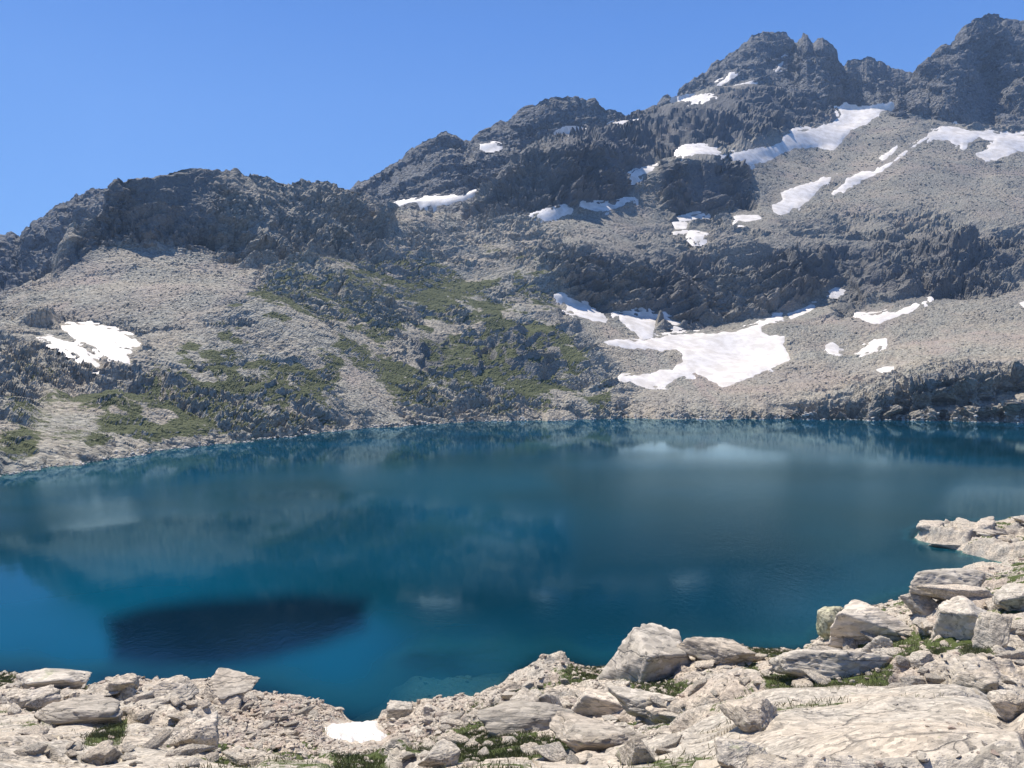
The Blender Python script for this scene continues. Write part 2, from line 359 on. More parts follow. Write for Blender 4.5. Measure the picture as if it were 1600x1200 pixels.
# ------------------------------------------------------------------ snow patches: outlines in photo pixels, each on its sheet
SNOW = [
 ('main', [(943,534),(965,530),(1000,533),(1030,527),(1060,522),(1110,520),(1150,516),(1185,508),(1188,500),(1215,492),(1223,496),(1190,512),(1200,523),(1228,524),(1226,538),(1232,555),(1237,563),(1200,578),(1165,592),(1128,606),(1112,596),(1085,584),(1060,590),(1040,605),(1000,602),(965,596),(972,586),(1010,585),(1050,575),(1068,565),(1066,552),(1058,545),(1035,547),(1000,545),(950,540)],
  'largest white snowfield filling the hollow above the far shore'),
 ('main', [(872,461),(885,463),(905,470),(922,482),(940,494),(947,504),(925,502),(905,494),(888,484)], 'narrow white snow tongue slanting down the gully left of the largest snowfield'),
 ('main', [(958,487),(985,485),(1015,486),(1025,496),(1024,510),(1018,528),(1003,532),(985,515),(970,502)], 'upright snow lobe joining the top left of the largest snowfield'),
 ('main', [(1018,490),(1035,491),(1050,500),(1068,503),(1058,509),(1040,504)], 'thin snow streak at the foot of the dark cliff band'),
 ('main', [(1230,490),(1250,482),(1275,474),(1272,482),(1255,492),(1235,500)], 'small snow strip just right of the largest snowfield'),
 ('main', [(1294,455),(1305,449),(1316,451),(1308,458),(1298,460)], 'tiny snow speck above the right scree'),
 ('main', [(1338,494),(1350,492),(1372,490),(1400,485),(1430,474),(1452,468),(1440,478),(1420,490),(1395,500),(1365,507),(1350,503)], 'long curved snow strip below the right rock rib'),
 ('main', [(1338,553),(1355,540),(1372,530),(1388,527),(1385,537),(1365,546),(1348,552)], 'small slanting snow wedge in the right scree'),
 ('main', [(1368,578),(1382,573),(1398,572),(1396,581),(1378,583)], 'small snow scrap lowest on the right scree'),
 ('main', [(1290,540),(1300,534),(1311,540),(1310,552),(1296,553),(1291,548)], 'ragged round snow spot among scree stones'),
 ('main', [(1590,473),(1610,468),(1640,470),(1650,485),(1610,490)], 'snow patch cut by the right edge of the photo'),
 ('main', [(92,508),(115,505),(150,508),(180,516),(205,526),(222,536),(218,548),(200,555),(205,566),(195,574),(180,566),(160,552),(145,540),(122,531),(102,520)], 'big snow patch on the left hillside above the lake'),
 ('main', [(63,526),(78,524),(98,532),(112,539),(126,546),(142,556),(158,568),(162,578),(148,574),(130,562),(110,550),(88,538)], 'thin snow streak just below the left hillside patch'),
 ('main', [(833,335),(855,330),(875,324),(897,323),(895,332),(875,340),(852,346)], 'snow patch left of the dark notch under the middle crag'),
 ('main', [(902,314),(918,311),(935,318),(955,318),(975,312),(992,313),(975,322),(950,329),(930,330),(905,325)], 'winged snow patch right of the dark notch under the middle crag'),
 ('main', [(980,276),(992,266),(1010,260),(1028,255),(1022,264),(1005,272),(990,281),(983,280)], 'short bright snow wedge on the shoulder left of the dome crag'),
 ('main', [(1060,237),(1070,230),(1090,228),(1115,229),(1130,238),(1120,243),(1090,242),(1066,245)], 'flat oval snow patch resting above the dome crag'),
 ('main', [(1145,240),(1170,235),(1200,232),(1215,225),(1225,212),(1245,205),(1275,200),(1300,192),(1312,180),(1310,170),(1325,165),(1345,172),(1360,170),(1392,165),(1375,180),(1350,195),(1330,205),(1315,225),(1297,236),(1285,230),(1250,232),(1220,238),(1205,252),(1172,258),(1155,250)], 'long stepped snowfield climbing to the col between peaks'),
 ('main', [(1207,320),(1222,312),(1218,300),(1235,293),(1260,288),(1285,278),(1312,268),(1300,280),(1285,292),(1270,307),(1250,322),(1222,336),(1208,332)], 'leaf-shaped snow patch in the middle of the upper basin'),
 ('main', [(1296,302),(1310,292),(1325,276),(1345,270),(1375,262),(1395,250),(1420,232),(1445,213),(1470,200),(1495,196),(1510,204),(1545,203),(1570,212),(1600,210),(1630,205),(1640,225),(1590,238),(1540,255),(1530,246),(1520,240),(1545,232),(1552,220),(1530,216),(1512,226),(1502,238),(1500,228),(1480,220),(1450,217),(1420,235),(1395,256),(1370,272),(1345,282),(1320,296),(1303,305)], 'longest snow ribbon swinging under the rightmost peak'),
 ('main', [(1145,338),(1160,335),(1185,336),(1190,342),(1165,347),(1150,344)], 'small flat snow scrap between boulders below the upper basin'),
 ('main', [(1080,362),(1090,365),(1102,366),(1098,375),(1085,376),(1078,370)], 'tiny lower snow bit under the dome crag'),
 ('main', [(1050,350),(1058,346),(1076,348),(1072,357),(1055,358)], 'small snow patch at the foot of the dome crag'),
 ('main', [(1058,342),(1075,338),(1100,332),(1104,336),(1085,345),(1062,346)], 'shaded snow sliver tucked against the dome crag'),
 ('main', [(1370,248),(1385,238),(1402,225),(1405,231),(1392,243),(1378,251)], 'short snow dash beside the long snow ribbon'),
 ('main', [(872,206),(885,201),(905,202),(920,206),(900,210),(884,210)], 'small snow patch under the rounded middle summit'),
 ('main', [(955,193),(975,190),(1002,186),(1000,191),(975,195)], 'faint thin snow line on the skyline shoulder'),
 ('main', [(1053,156),(1075,151),(1098,148),(1118,151),(1100,157),(1075,159)], 'snow strip lying on the skyline saddle'),
 ('mid', [(615,318),(640,312),(680,306),(715,303),(744,298),(740,306),(720,318),(690,323),(660,321),(630,321)], 'snow bank at the foot of the dark bluish massif'),
 ('mid', [(744,226),(758,224),(772,223),(780,225),(768,226.5),(754,227)], 'little snow patch on the ledge of the bluish massif'),
 ('peak', [(1085,147),(1105,142),(1125,128),(1140,114),(1149,112),(1140,124),(1122,138),(1104,149),(1090,151)], 'snow gully running up the left flank of the twin peak'),
 ('peak', [(1111,143),(1130,138),(1150,133),(1180,124),(1172,131),(1150,142),(1130,147)], 'snow patch right of the gully below the twin peak'),
 ('peak', [(1210,112),(1218,98),(1228,88),(1231,92),(1222,103),(1214,113)], 'thin vertical snow couloir between the two summits'),
]

# ------------------------------------------------------------------ MAIN mountainside around the lake
MT = [
 (-700, 85, [(900,100),(800,130),(720,170),(660,220),(600,300),(560,380),(530,450),(500,520),(600,700),(700,900)]),
 (-300,140, [(780,160),(700,200),(640,250),(580,320),(530,400),(500,450),(480,500),(460,560),(560,720),(640,900)]),
 (0,   208, [(700,222),(650,255),(600,300),(550,350),(510,410),(485,460),(470,510),(457,570),(520,700),(600,900)]),
 (80,  229, [(700,245),(640,290),(590,340),(540,395),(500,455),(465,520),(440,570),(428,600),(500,750),(600,950)]),
 (120, 238, [(690,255),(630,305),(580,360),(530,415),(490,475),(450,535),(410,590),(345,608),(450,720),(600,950)]),
 (170, 260, [(680,278),(620,330),(570,385),(520,440),(480,495),(440,550),(388,615),(298,640),(400,760),(600,950)]),
 (300, 302, [(665,322),(610,372),(560,425),(510,480),(465,535),(425,585),(392,630),(262,690),(400,850),(600,1100)]),
 (400, 343, [(655,362),(600,412),(550,462),(500,515),(460,570),(430,615),(403,655),(272,735),(400,880),(600,1100)]),
 (500, 388, [(645,405),(590,455),(540,505),(490,560),(450,610),(420,660),(402,700),(284,815),(400,900),(600,1150)]),
 (560, 425, [(640,445),(585,495),(530,550),(480,605),(440,660),(410,710),(385,750),(295,880),(400,980),(600,1200)]),
 (600, 451, [(638,470),(580,525),(525,580),(475,640),(430,700),(395,750),(365,800),(322,900),(340,1000),(600,1200)]),
 (700, 495, [(635,515),(580,570),(525,630),(470,695),(425,760),(390,820),(360,880),(330,960),(360,1060),(600,1250)]),
 (740, 504, [(635,525),(580,580),(525,640),(470,705),(425,770),(390,830),(350,910),(305,980),(350,1100),(600,1300)]),
 (800, 521, [(632,540),(580,595),(525,660),(470,730),(425,790),(385,850),(345,920),(258,1010),(240,1120),(600,1400)]),
 (850, 530, [(630,548),(580,605),(525,670),(470,745),(410,800),(385,850),(345,930),(238,1020),(222,1200),(600,1500)]),
 (900, 540, [(625,560),(575,620),(520,700),(475,775),(400,815),(370,880),(330,970),(230,1040),(204,1300),(500,1700)]),
 (950, 550, [(620,575),(575,640),(530,720),(490,790),(405,830),(370,900),(318,1000),(238,1060),(193,1380),(500,1700)]),
 (1000,550, [(618,590),(575,655),(530,735),(505,800),(420,840),(375,920),(320,1050),(262,1180),(173,1500),(400,1800)]),
 (1050,550, [(618,590),(575,660),(535,740),(515,810),(430,850),(380,930),(335,1060),(255,1110),(157,1560),(400,1850)]),
 (1100,550, [(618,590),(575,660),(535,745),(515,820),(430,860),(380,940),(342,1050),(248,1090),(146,1560),(400,1850)]),
 (1150,548, [(618,585),(575,660),(535,745),(512,825),(425,870),(375,950),(320,1070),(262,1130),(132,1560),(400,1850)]),
 (1200,545, [(618,580),(575,655),(535,740),(500,830),(415,880),(370,960),(330,1070),(240,1300),(126,1550),(350,1850)]),
 (1300,540, [(628,558),(575,635),(525,740),(470,850),(400,920),(365,1000),(320,1110),(225,1400),(164,1550),(350,1850)]),
 (1400,530, [(612,546),(570,610),(515,720),(470,800),(400,890),(355,990),(300,1130),(225,1350),(168,1500),(350,1800)]),
 (1500,512, [(590,526),(560,580),(510,680),(470,760),(400,870),(350,980),(290,1140),(220,1350),(200,1430),(350,1700)]),
 (1600,504, [(577,512),(555,570),(500,670),(455,760),(385,880),(340,990),(285,1150),(230,1320),(200,1420),(350,1700)]),
 (1700,490, [(575,500),(550,560),(490,660),(440,760),(375,880),(330,990),(270,1150),(220,1320),(185,1430),(350,1700)]),
 (2300,378, [(570,400),(540,460),(470,560),(410,660),(350,780),(290,900),(230,1050),(180,1200),(120,1350),(350,1700)]),
]
CREST = [(-700,500),(-300,470),(0,457),(60,436),(80,425),(93,380),(105,355),(115,345),(124,352),(134,341),(150,338),(156,352),(161,328),(166,300),(180,282),(200,274),(240,275),(262,268),(300,262),(350,266),(400,272),(450,279),(480,283),(520,285),(545,288),(570,299),(600,319),(640,328),(700,330)]
def shape_main(P):
    p = P.reshape(-1, 3)
    k = sstep(0, 60, p[:, 2])
    z = (fbm(p, 140, 3, 40) - .5) * 34 + (noise(p, 45, 60) - .5) * 9
    p[:, 2] += z * k
    return p.reshape(P.shape)
def build_main():
    U = ucols(-40, 1650, 1.45, (-700, 2300), 22)
    tab = [(t[0], [(600 + H * F / t[1], t[1])] + t[2]) for t in MT]
    rows = table(tab, U, 22)
    # crest line stays sharp on the left
    v8 = rows[8][0]; w = 1 - sstep(640, 700, U); cr = curve(CREST, U)
    rows[8] = (v8 * (1 - w) + cr * w, rows[8][1])
    shD = rows[0][1] * (1 + .012 * np.sin(U / 37.0) + .008 * np.sin(U / 13.0 + 1) + .006 * np.sin(U / 5.3))
    rows[0] = (600 + H * F / shD, shD)
    bedD = shD - 16; bed = (600 + (H + 9) * F / bedD, bedD)
    ns = [8, 30, 42, 42, 42, 62, 38, 42, 80, 46, 6]
    cr = curve(CREST, U)
    rows = [bed] + rows; R = [(rows[i][0], rows[i][1], ns[i] if i < len(ns) else 1) for i in range(len(rows))]
    S = Sheet(U, R); S.band = np.concatenate([[k + j / n for j in range(n)] for k, n in enumerate(ns)] + [[len(ns)]])
    P = S.P
    # rows above the shore get the broad swells
    p = P.copy(); s = shape_main(p.copy()); P[...] = s
    cv = cr + jag(U, 5, 900); ic = int(np.argmin(np.abs(S.band - 9.0))); band = S.band[:, None]
    tz = H - (cv - 600) / F * P[ic, :, 1]; dz = tz - P[ic, :, 2]
    w = (sstep(7.6, 9.0, band) * (1 - sstep(9.2, 10, band))) * (1 - sstep(690, 740, U))[None]
    P[..., 2] += w * dz[None]
    return S
MAIN = build_main()
Pu, Pv = pix(MAIN.P)
nr, nc = Pu.shape
pp = MAIN.P.reshape(-1, 3)
def blob(polys, soft, U=None, V=None, lo=None, hi=None):
    U = Pu if U is None else U; V = Pv if V is None else V
    r = np.full(U.shape, -1e9)
    for pl in polys:
        a = np.array(pl); m = (U > a[:, 0].min() - soft) & (U < a[:, 0].max() + soft) & (V > a[:, 1].min() - soft) & (V < a[:, 1].max() + soft)
        if m.any(): r[m] = np.maximum(r[m], sdf(pl, U[m], V[m]))
    return sstep(-soft if lo is None else lo, soft if hi is None else hi, r)
vis = (MAIN.band[:, None] < 10.2) & (Pu > -1e9)
snowm = blob([s[1] for s in SNOW if s[0] == 'main'], 8, lo=-4, hi=0)
SCREE = [[(0,455),(60,440),(180,385),(260,375),(330,402),(420,430),(360,470),(300,500),(200,500),(100,490),(0,480)],
 [(860,450),(960,490),(1060,515),(1230,480),(1300,455),(1420,470),(1600,440),(1700,440),(1700,570),(1500,560),(1350,590),(1150,640),(980,655),(1000,600),(930,540)],
 [(1200,180),(1400,170),(1500,215),(1700,230),(1700,330),(1600,340),(1450,330),(1300,330),(1180,350),(1150,260)],
 [(820,335),(1010,320),(1040,350),(980,370),(860,365)], [(600,330),(740,330),(720,350),(620,350)],
 [(540,560),(600,600),(640,665),(560,675),(530,600)], [(80,600),(170,650),(120,720),(60,715),(50,650)]]
screem = blob(SCREE, 14)
CLIFF = [[(80,425),(150,330),(170,260),(600,250),(620,330),(590,400),(400,410),(250,378),(180,384),(90,430)],
 [(730,335),(800,240),(960,180),(1240,120),(1320,170),(1300,190),(1220,205),(1060,235),(1000,265),(970,320),(900,325)],
 [(1030,255),(1170,250),(1180,320),(1050,345)], [(840,390),(1000,395),(1150,410),(1330,370),(1600,370),(1600,450),(1310,490),(1300,450),(1190,500),(1060,520),(900,480)],
 [(1180,652),(1340,628),(1480,582),(1700,568),(1700,668),(1180,664)], [(640,530),(870,520),(880,600),(660,580)]]
cliffm = blob(CLIFF, 12)
cliffm = cliffm * np.where((Pv > 350) & (Pu > 700), .35 + .65 * sstep(.40, .58, fbm(pp * np.array([.6, 1, 1.6]), 55, 4, 870).reshape(nr, nc)), 1)
gn = (.55 * fbm(pp, 60, 3, 300) + .45 * fbm(pp, 13, 3, 333)).reshape(nr, nc)
GRASSR = [[(0,560),(140,580),(260,560),(330,480),(440,400),(600,395),(700,400),(840,400),(900,520),(960,600),(960,650),(600,665),(300,700),(0,740)]]
grassm = np.clip(blob(GRASSR, 30) * 1.0 + .30 * blob([[(560,300),(1000,330),(1600,330),(1600,460),(1200,430),(860,470),(600,420)]], 25) * sstep(-1, 0, gn), 0, 1)
grassm = grassm * sstep(.36, .53, gn) * (.72 + .28 * sstep(.4, .6, fbm(pp * np.array([1, .5, 1]), 7, 3, 345).reshape(nr, nc))) * (1 - .8 * screem) * 1.0 + blob([[(60,590),(170,610),(180,680),(120,700),(50,690)],[(330,580),(420,600),(400,620),(330,605)]], 14) * .35
grassm *= sstep(1.5, 5, MAIN.P[..., 2])
rough = (.58 + .55 * cliffm) * (1 - .74 * screem * (1 - cliffm)) * (1 - .93 * snowm)
rough = rough * (.36 + 1.25 * sstep(.42, .56, .5 * fbm(pp, 80, 2, 77) + .5 * fbm(pp * np.array([.6, 1, 1]), 24, 3, 78)).reshape(nr, nc))
rough = rough * (1 - .8 * sstep(45, 20, np.hypot(Pu - 1035, (Pv - 492) * 1.2)))
rough = rough * np.where(MAIN.band[:, None] < 1.01, .5, 1) * np.where(MAIN.band[:, None] > 10.2, .4, 1)
rough = rough * (1 - .6 * sstep(8.5, 8.95, MAIN.band[:, None]) * (Pu < 720))
rough = np.where(Pu < -60, rough * .8, rough)
auxm = sstep(.5, .72, fbm(pp, 45, 3, 500).reshape(nr, nc)) * .35 * (.3 + screem) + .35 * blob([[(1000,600),(1120,590),(1200,620),(1000,655)], [(1200,560),(1420,560),(1400,590),(1250,600)], [(560,400),(640,380),(660,440),(600,440)]], 20)
strk = fbm(pp * np.array([1, .22, .22]), 16, 4, 640).reshape(nr, nc)
auxm = np.clip(auxm + screem * (.4 * sstep(.5, .68, strk) - .15) * (1 - .6 * (Pu > 850) * (Pv < 480)), 0, 1)
relief(MAIN, rough, M_slope, 'mountainside', [(70, .13), (30, .19), (13, .27), (5.5, .40), (2.4, .46)], (1, 1, 1.25), rotm(.35, .45, .3), grassm, cliffm * (1 - .6 * sstep(300, 380, Pu) * (1 - sstep(620, 660, Pu)) * (Pv < 430)) * (1 - .35 * (Pu > 700) * (Pv > 360)) + .5 * sstep(820, 950, Pu) * (1 - .3 * screem) * sstep(560, 480, Pv), auxm, seed=1, strata=([(34, .55, (-.22, .05)), (13, .6, (-.3, .1))], np.clip(.35 * (1 - screem) + .9 * cliffm + .35 * sstep(800, 950, Pu) * (1 - screem), 0, 1) * (1 - snowm) * sstep(2, 12, MAIN.P[..., 2]) * (1 - .8 * sstep(8.3, 8.9, MAIN.band[:, None]) * (Pu < 720))), butt=cliffm * (MAIN.band[:, None] > 1.2) * (1 - sstep(8.2, 8.8, MAIN.band[:, None]) * (Pu < 720)) * (1 - sstep(9.2, 9.8, MAIN.band[:, None])) * (1 - snowm) * (1 - .85 * sstep(45, 20, np.hypot(Pu - 1035, (Pv - 492) * 1.2))))
print('main', MAIN.P.shape, time.time() - T00)

# ------------------------------------------------------------------ middle massif, far left ridge, peaks
def far_sheet(name, U, rows, octs, seed, big=26, mat=None, sn=None, rough0=1.0, grass=0):
    S = Sheet(U, rows)
    p = S.P.reshape(-1, 3); q = p.copy()
    r = (fbm(q, 170, 4, seed) - .5) * big * 2
    nn = gnormals(S.P).reshape(-1, 3)
    u, v = pix(S.P)
    crest = np.argmax((600 - v), 0)
    rowi = np.arange(S.P.shape[0])[:, None]
    k = sstep(0, 25, np.abs(rowi - crest[None])).reshape(-1)          # keeps the skyline where it is
    p += nn * (r * (.15 + .85 * k))[:, None]
    S.P = p.reshape(S.P.shape); u, v = pix(S.P)
    rg = np.ones(u.shape) * (.5 + .5 * k.reshape(u.shape)) * rough0 * (.7 + .6 * fbm(p, 120, 2, seed + 3).reshape(u.shape))
    if sn: rg = rg * (1 - .93 * blob(sn, 8, u, v, lo=-6, hi=-.5))
    g = np.ones(u.shape) * grass * sstep(.45, .6, fbm(p, 60, 3, seed + 8).reshape(u.shape))
    relief(S, rg, mat or M_peak, name, octs, (1, 1, .7), rotm(.2, .5, .4), g, g * 0, None, seed=seed, strata=([(60, .45, (-.35, .1)), (22, .5, (-.3, .1))], np.clip(rg * .8, 0, 1) * k.reshape(rg.shape)), butt=.3 * k.reshape(rg.shape) * sstep(.5, 3, rg * 3))
    return S
U3 = ucols(530, 1020, 1.5, (420, 1100), 12)
cr3 = curve([(420,380),(500,330),(540,302),(555,288),(575,276),(600,262),(620,250),(640,235),(660,222),(680,212),(695,206),(708,210),(722,216),(735,217),(755,205),(790,188),(815,172),(830,165),(845,157),(860,153),(895,150),(915,154),(930,158),(950,168),(965,175),(985,180),(1010,190),(1100,230)], U3) + jag(U3, 6, 910)
led = np.minimum(np.maximum(cr3 + 22, curve([(420,390),(600,275),(680,240),(720,228),(800,226),(830,238),(1100,260)], U3, 8)), 400)
MID = far_sheet('rocky_massif', U3, [(led * 0 + 420, led * 0 + 1080, 8), (curve([(420,420),(560,330),(600,322),(750,300),(850,300),(1100,330)], U3, 8), led * 0 + 1190, 52),
  (led + 26, led * 0 + 1275, 16), (led, led * 0 + 1360, 40), (cr3, led * 0 + 1440, 10), (cr3 + 120, led * 0 + 1600, 4), (cr3 * 0 + 600, led * 0 + 1900, 1)],
  [(90, .14), (34, .2), (11, .24), (5, .36)], 21, 14, sn=[s[1] for s in SNOW if s[0] == 'mid'])
U4 = ucols(-40, 240, 1.5, (-700, 330), 16)
cr4 = curve([(-700,440),(-300,430),(-100,385),(0,369),(18,366),(30,367),(45,352),(60,345),(90,320),(120,305),(150,298),(200,285),(330,300)], U4) + jag(U4, 6, 920)
LEFT = far_sheet('far_ridge', U4, [(cr4 * 0 + 520, cr4 * 0 + 820, 10), (cr4 * 0 + 450, cr4 * 0 + 960, 60), (cr4, cr4 * 0 + 1100, 8), (cr4 + 100, cr4 * 0 + 1250, 3), (cr4 * 0 + 600, cr4 * 0 + 1500, 1)],
  [(60, .2), (26, .32), (11, .34), (5, .3)], 41, 16)
U5 = ucols(1030, 1450, 1.3, (980, 1520), 8)
cr5 = curve([(980,190),(1030,162),(1040,150),(1044,146),(1050,154),(1063,148),(1068,138),(1075,130),(1100,112),(1120,98),(1135,88),(1150,78),(1162,66),(1175,55),(1187,51),(1205,49),(1218,50),(1230,54),(1236,64),(1242,72),(1247,72),(1254,52),(1262,54),(1265,62),(1270,67),(1276,60),(1285,58),(1292,62),(1300,70),(1308,78),(1312,98),(1318,106),(1323,97),(1335,93),(1350,90),(1360,90),(1372,94),(1382,98),(1392,108),(1420,115),(1440,124),(1520,180)], U5) + jag(U5, 6, 930)
bs5 = curve([(980,215),(1060,162),(1120,156),(1180,140),(1240,150),(1320,178),(1400,175),(1520,200)], U5, 10)
dd5 = curve([(980,1900),(1150,1930),(1200,1960),(1236,2010),(1250,1930),(1290,1900),(1310,1940),(1320,2010),(1400,2060),(1520,2060)], U5, 5)
bd5 = curve([(980,1680),(1150,1700),(1230,1700),(1250,1650),(1300,1660),(1330,1720),(1520,1720)], U5, 8)
PEAK = far_sheet('twin_summit_mountain', U5, [(bs5 + 60, bd5 - 60, 8), (bs5, bd5, 40), ((bs5 + cr5) / 2, (bd5 + dd5) / 2 + curve([(980,0),(1200,40),(1240,70),(1260,-30),(1300,-20),(1340,40),(1520,0)], U5, 6), 40), (cr5, dd5, 8), (cr5 + 90, dd5 + 150, 4), (cr5 * 0 + 500, dd5 + 500, 1)],
  [(110, .16), (45, .18), (14, .22), (6, .34)], 61, 22, sn=[s[1] for s in SNOW if s[0] == 'peak'], rough0=.9)
U6 = ucols(1370, 1660, 1.4, (1340, 2300), 16)
cr6 = curve([(1340,215),(1370,190),(1390,165),(1405,140),(1425,116),(1440,100),(1450,90),(1463,82),(1475,74),(1490,60),(1500,48),(1510,38),(1522,30),(1540,21),(1560,21),(1575,25),(1590,31),(1600,36),(1640,30),(1720,55),(1800,90),(2000,120),(2300,150)], U6) + jag(U6, 6, 940)
bs6 = curve([(1340,262),(1380,240),(1410,226),(1450,214),(1480,206),(1540,214),(1600,222),(1700,210),(2300,200)], U6, 6)
dd6 = curve([(1340,1500),(1400,1560),(1450,1620),(1550,1780),(1700,1800),(2300,1700)], U6, 8)
rid = curve([(1340,0),(1440,-20),(1500,-60),(1530,-20),(1550,60),(1575,-10),(1600,-60),(1640,30),(2300,0)], U6, 6)
RIGHT = far_sheet('right_summit_mountain', U6, [(bs6 + 60, dd6 * 0 + 1350, 6), (bs6, dd6 * 0 + 1410, 60), (bs6 * .55 + cr6 * .45, dd6 * .45 + 1410 * .55 + rid, 70), (cr6, dd6, 10), (cr6 + 90, dd6 + 150, 4), (cr6 * 0 + 500, dd6 + 500, 1)],
  [(120, .18), (45, .20), (14, .22), (6, .34)], 81, 34)
print('peaks', time.time() - T00)

# ------------------------------------------------------------------ snow meshes
SH = {'main': MAIN, 'mid': MID, 'peak': PEAK}
def snow(sheet, poly, label, step=1.6, T=None, mat=None, edge=5.0, wob=3.0):
    S = SH[sheet]; a = np.array(poly, float)
    us = np.arange(a[:, 0].min() - 10, a[:, 0].max() + 11, step); vs_ = np.arange(a[:, 1].min() - 10, a[:, 1].max() + 11, step)
    U, V = np.meshgrid(us, vs_)
    d = sdf(poly, U, V)
    D = np.zeros(U.shape)
    for j in range(len(us)):
        D[:, j] = S.lookup(np.full(len(vs_), us[j]), vs_)
    P = world(U, V, D)
    w = (noise(np.stack([U, V, U * 0], -1).reshape(-1, 3), 9, 5).reshape(U.shape) - .5) * 2 * wob + (noise(np.stack([U, V, U * 0], -1).reshape(-1, 3), 4, 6).reshape(U.shape) - .5) * wob
    d = d + w * np.clip(np.abs(d) * 0 + min(1, np.ptp(a[:, 1]) / 40), .25, 1)
    t = T if T is not None else .8 * P[..., 1].mean() / F
    off = t * np.clip(d / edge * (1 + .8 * (d < 0)), -2.6, 1)
    # lift straight up; slides a little towards the viewer so it sits on the slope like a real bank
    P[..., 2] += off; P[..., 1] -= off * .6; P[..., 0] -= off * .6 * P[..., 0] / P[..., 1]
    # drop cells that jump in depth
    fc = grid_faces(*U.shape, mask=(d > -edge * 1.5))
    if len(fc) == 0: return
    dz = D.reshape(-1)[fc]; fc = fc[(dz.max(1) - dz.min(1)) < .12 * dz.mean(1)]
    V2, F2 = compact(P.reshape(-1, 3), fc)
    c = V2.mean(0); o = mesh_obj('snow_patch', V2 - c, F2, mat or M_snow); o.location = c
    tag(o, label, 'snow patch', 'snow patches left on the slopes')
for sh, pl, lb in SNOW: snow(sh, pl, lb, T=None if sh == 'main' else 1.6)
print('snow', time.time() - T00)

# ------------------------------------------------------------------ FOREGROUND
FT = [
 (-700,[(1240,7),(1200,12),(1120,24),(1060,40),(1020,56)],66),
 (0,   [(1240,8),(1200,14),(1150,24),(1100,42),(1052,58)],66),
 (60,  [(1240,8),(1200,14),(1150,24),(1100,42),(1050,58)],66),
 (110, [(1240,8),(1200,14),(1150,24),(1108,40),(1074,57)],63),
 (150, [(1240,8),(1200,14),(1150,24),(1105,40),(1068,57)],63),
 (190, [(1240,8),(1200,14),(1150,24),(1100,40),(1058,58)],64),
 (240, [(1240,8),(1200,14),(1150,24),(1108,40),(1066,57)],63.5),
 (330, [(1240,8),(1200,14),(1150,24),(1110,38),(1064,57)],63.5),
 (400, [(1240,8),(1200,15),(1155,25),(1120,37),(1087,56)],61.5),
 (470, [(1240,9),(1200,16),(1160,26),(1130,37),(1090,55)],59.5),
 (510, [(1240,9),(1200,16),(1163,28),(1140,40),(1112,55)],58),
 (560, [(1240,9),(1200,17),(1165,30),(1148,42),(1132,55)],56.6),
 (600, [(1240,9),(1200,17),(1165,30),(1142,42),(1120,56)],57.6),
 (650, [(1240,9),(1200,17),(1160,30),(1130,43),(1104,57)],59),
 (740, [(1240,9),(1200,16),(1150,28),(1115,42),(1092,57)],60.5),
 (800, [(1240,8),(1200,15),(1145,27),(1100,42),(1055,61)],65),
 (860, [(1240,8),(1200,15),(1140,27),(1085,44),(1026,66)],70),
 (930, [(1240,7),(1200,14),(1140,25),(1085,42),(1047,62)],66.5),
 (1000,[(1240,7),(1200,13),(1130,24),(1075,42),(1035,60)],67),
 (1100,[(1240,6),(1200,12),(1118,20),(1068,38),(1010,62)],71),
 (1200,[(1260,5.5),(1180,11),(1100,17),(1060,35),(1014,64)],71),
 (1250,[(1260,5.5),(1180,10.5),(1100,16),(1058,34),(1018,64)],71),
 (1270,[(1260,5.5),(1180,10.5),(1098,16),(1050,34),(998,66)],74),
 (1340,[(1260,5.5),(1180,10),(1098,15.5),(1035,34),(955,70)],83),
 (1440,[(1260,5.5),(1180,9.5),(1098,15),(1015,34),(928,74)],90),
 (1490,[(1260,5.5),(1180,9.5),(1100,15),(1002,34),(895,76)],99),
 (1540,[(1260,5.5),(1185,9.5),(1115,15),(1000,34),(888,78)],103),
 (1600,[(1260,5.5),(1190,9.5),(1135,16),(995,34),(868,82)],113),
 (1700,[(1260,5.5),(1190,9.5),(1135,16),(980,36),(835,90)],128),
 (2300,[(1260,5.5),(1190,9.5),(1100,17),(900,40),(760,110)],182),
]
def build_fore():
    U = ucols(-40, 1650, 1.3, (-700, 2300), 16)
    t2 = []
    for u, l, sd in FT:
        z = 1.6
        t2.append((u, [(600 + 1.75 * F / 1.2, 1.2), (600 + 2.2 * F / 3.0, 3.0)] + l + [(600 + H * F / sd, sd), (600 + (H + 2.0) * F / (sd + 3.5), sd + 3.5),
                   (600 + (H + 8 - 6.2 * max(0, 1 - (abs(u - 690) / 210) ** 2)) * F / (sd + 12), sd + 12), (600 + (H + 22) * F / (sd + 45), sd + 45)]))
    rows = table(t2, U, 9)
    ns = [10, 14, 60, 100, 140, 150, 50, 36, 22, 10]
    S = Sheet(U, [(rows[i][0], rows[i][1], ns[i] if i < len(ns) else 1) for i in range(len(rows))])
    S.band = np.concatenate([[k + j / n for j in range(n)] for k, n in enumerate(ns)] + [[len(ns)]])
    return S
FORE = build_fore()
Fu, Fv = pix(FORE.P); fp = FORE.P.reshape(-1, 3)
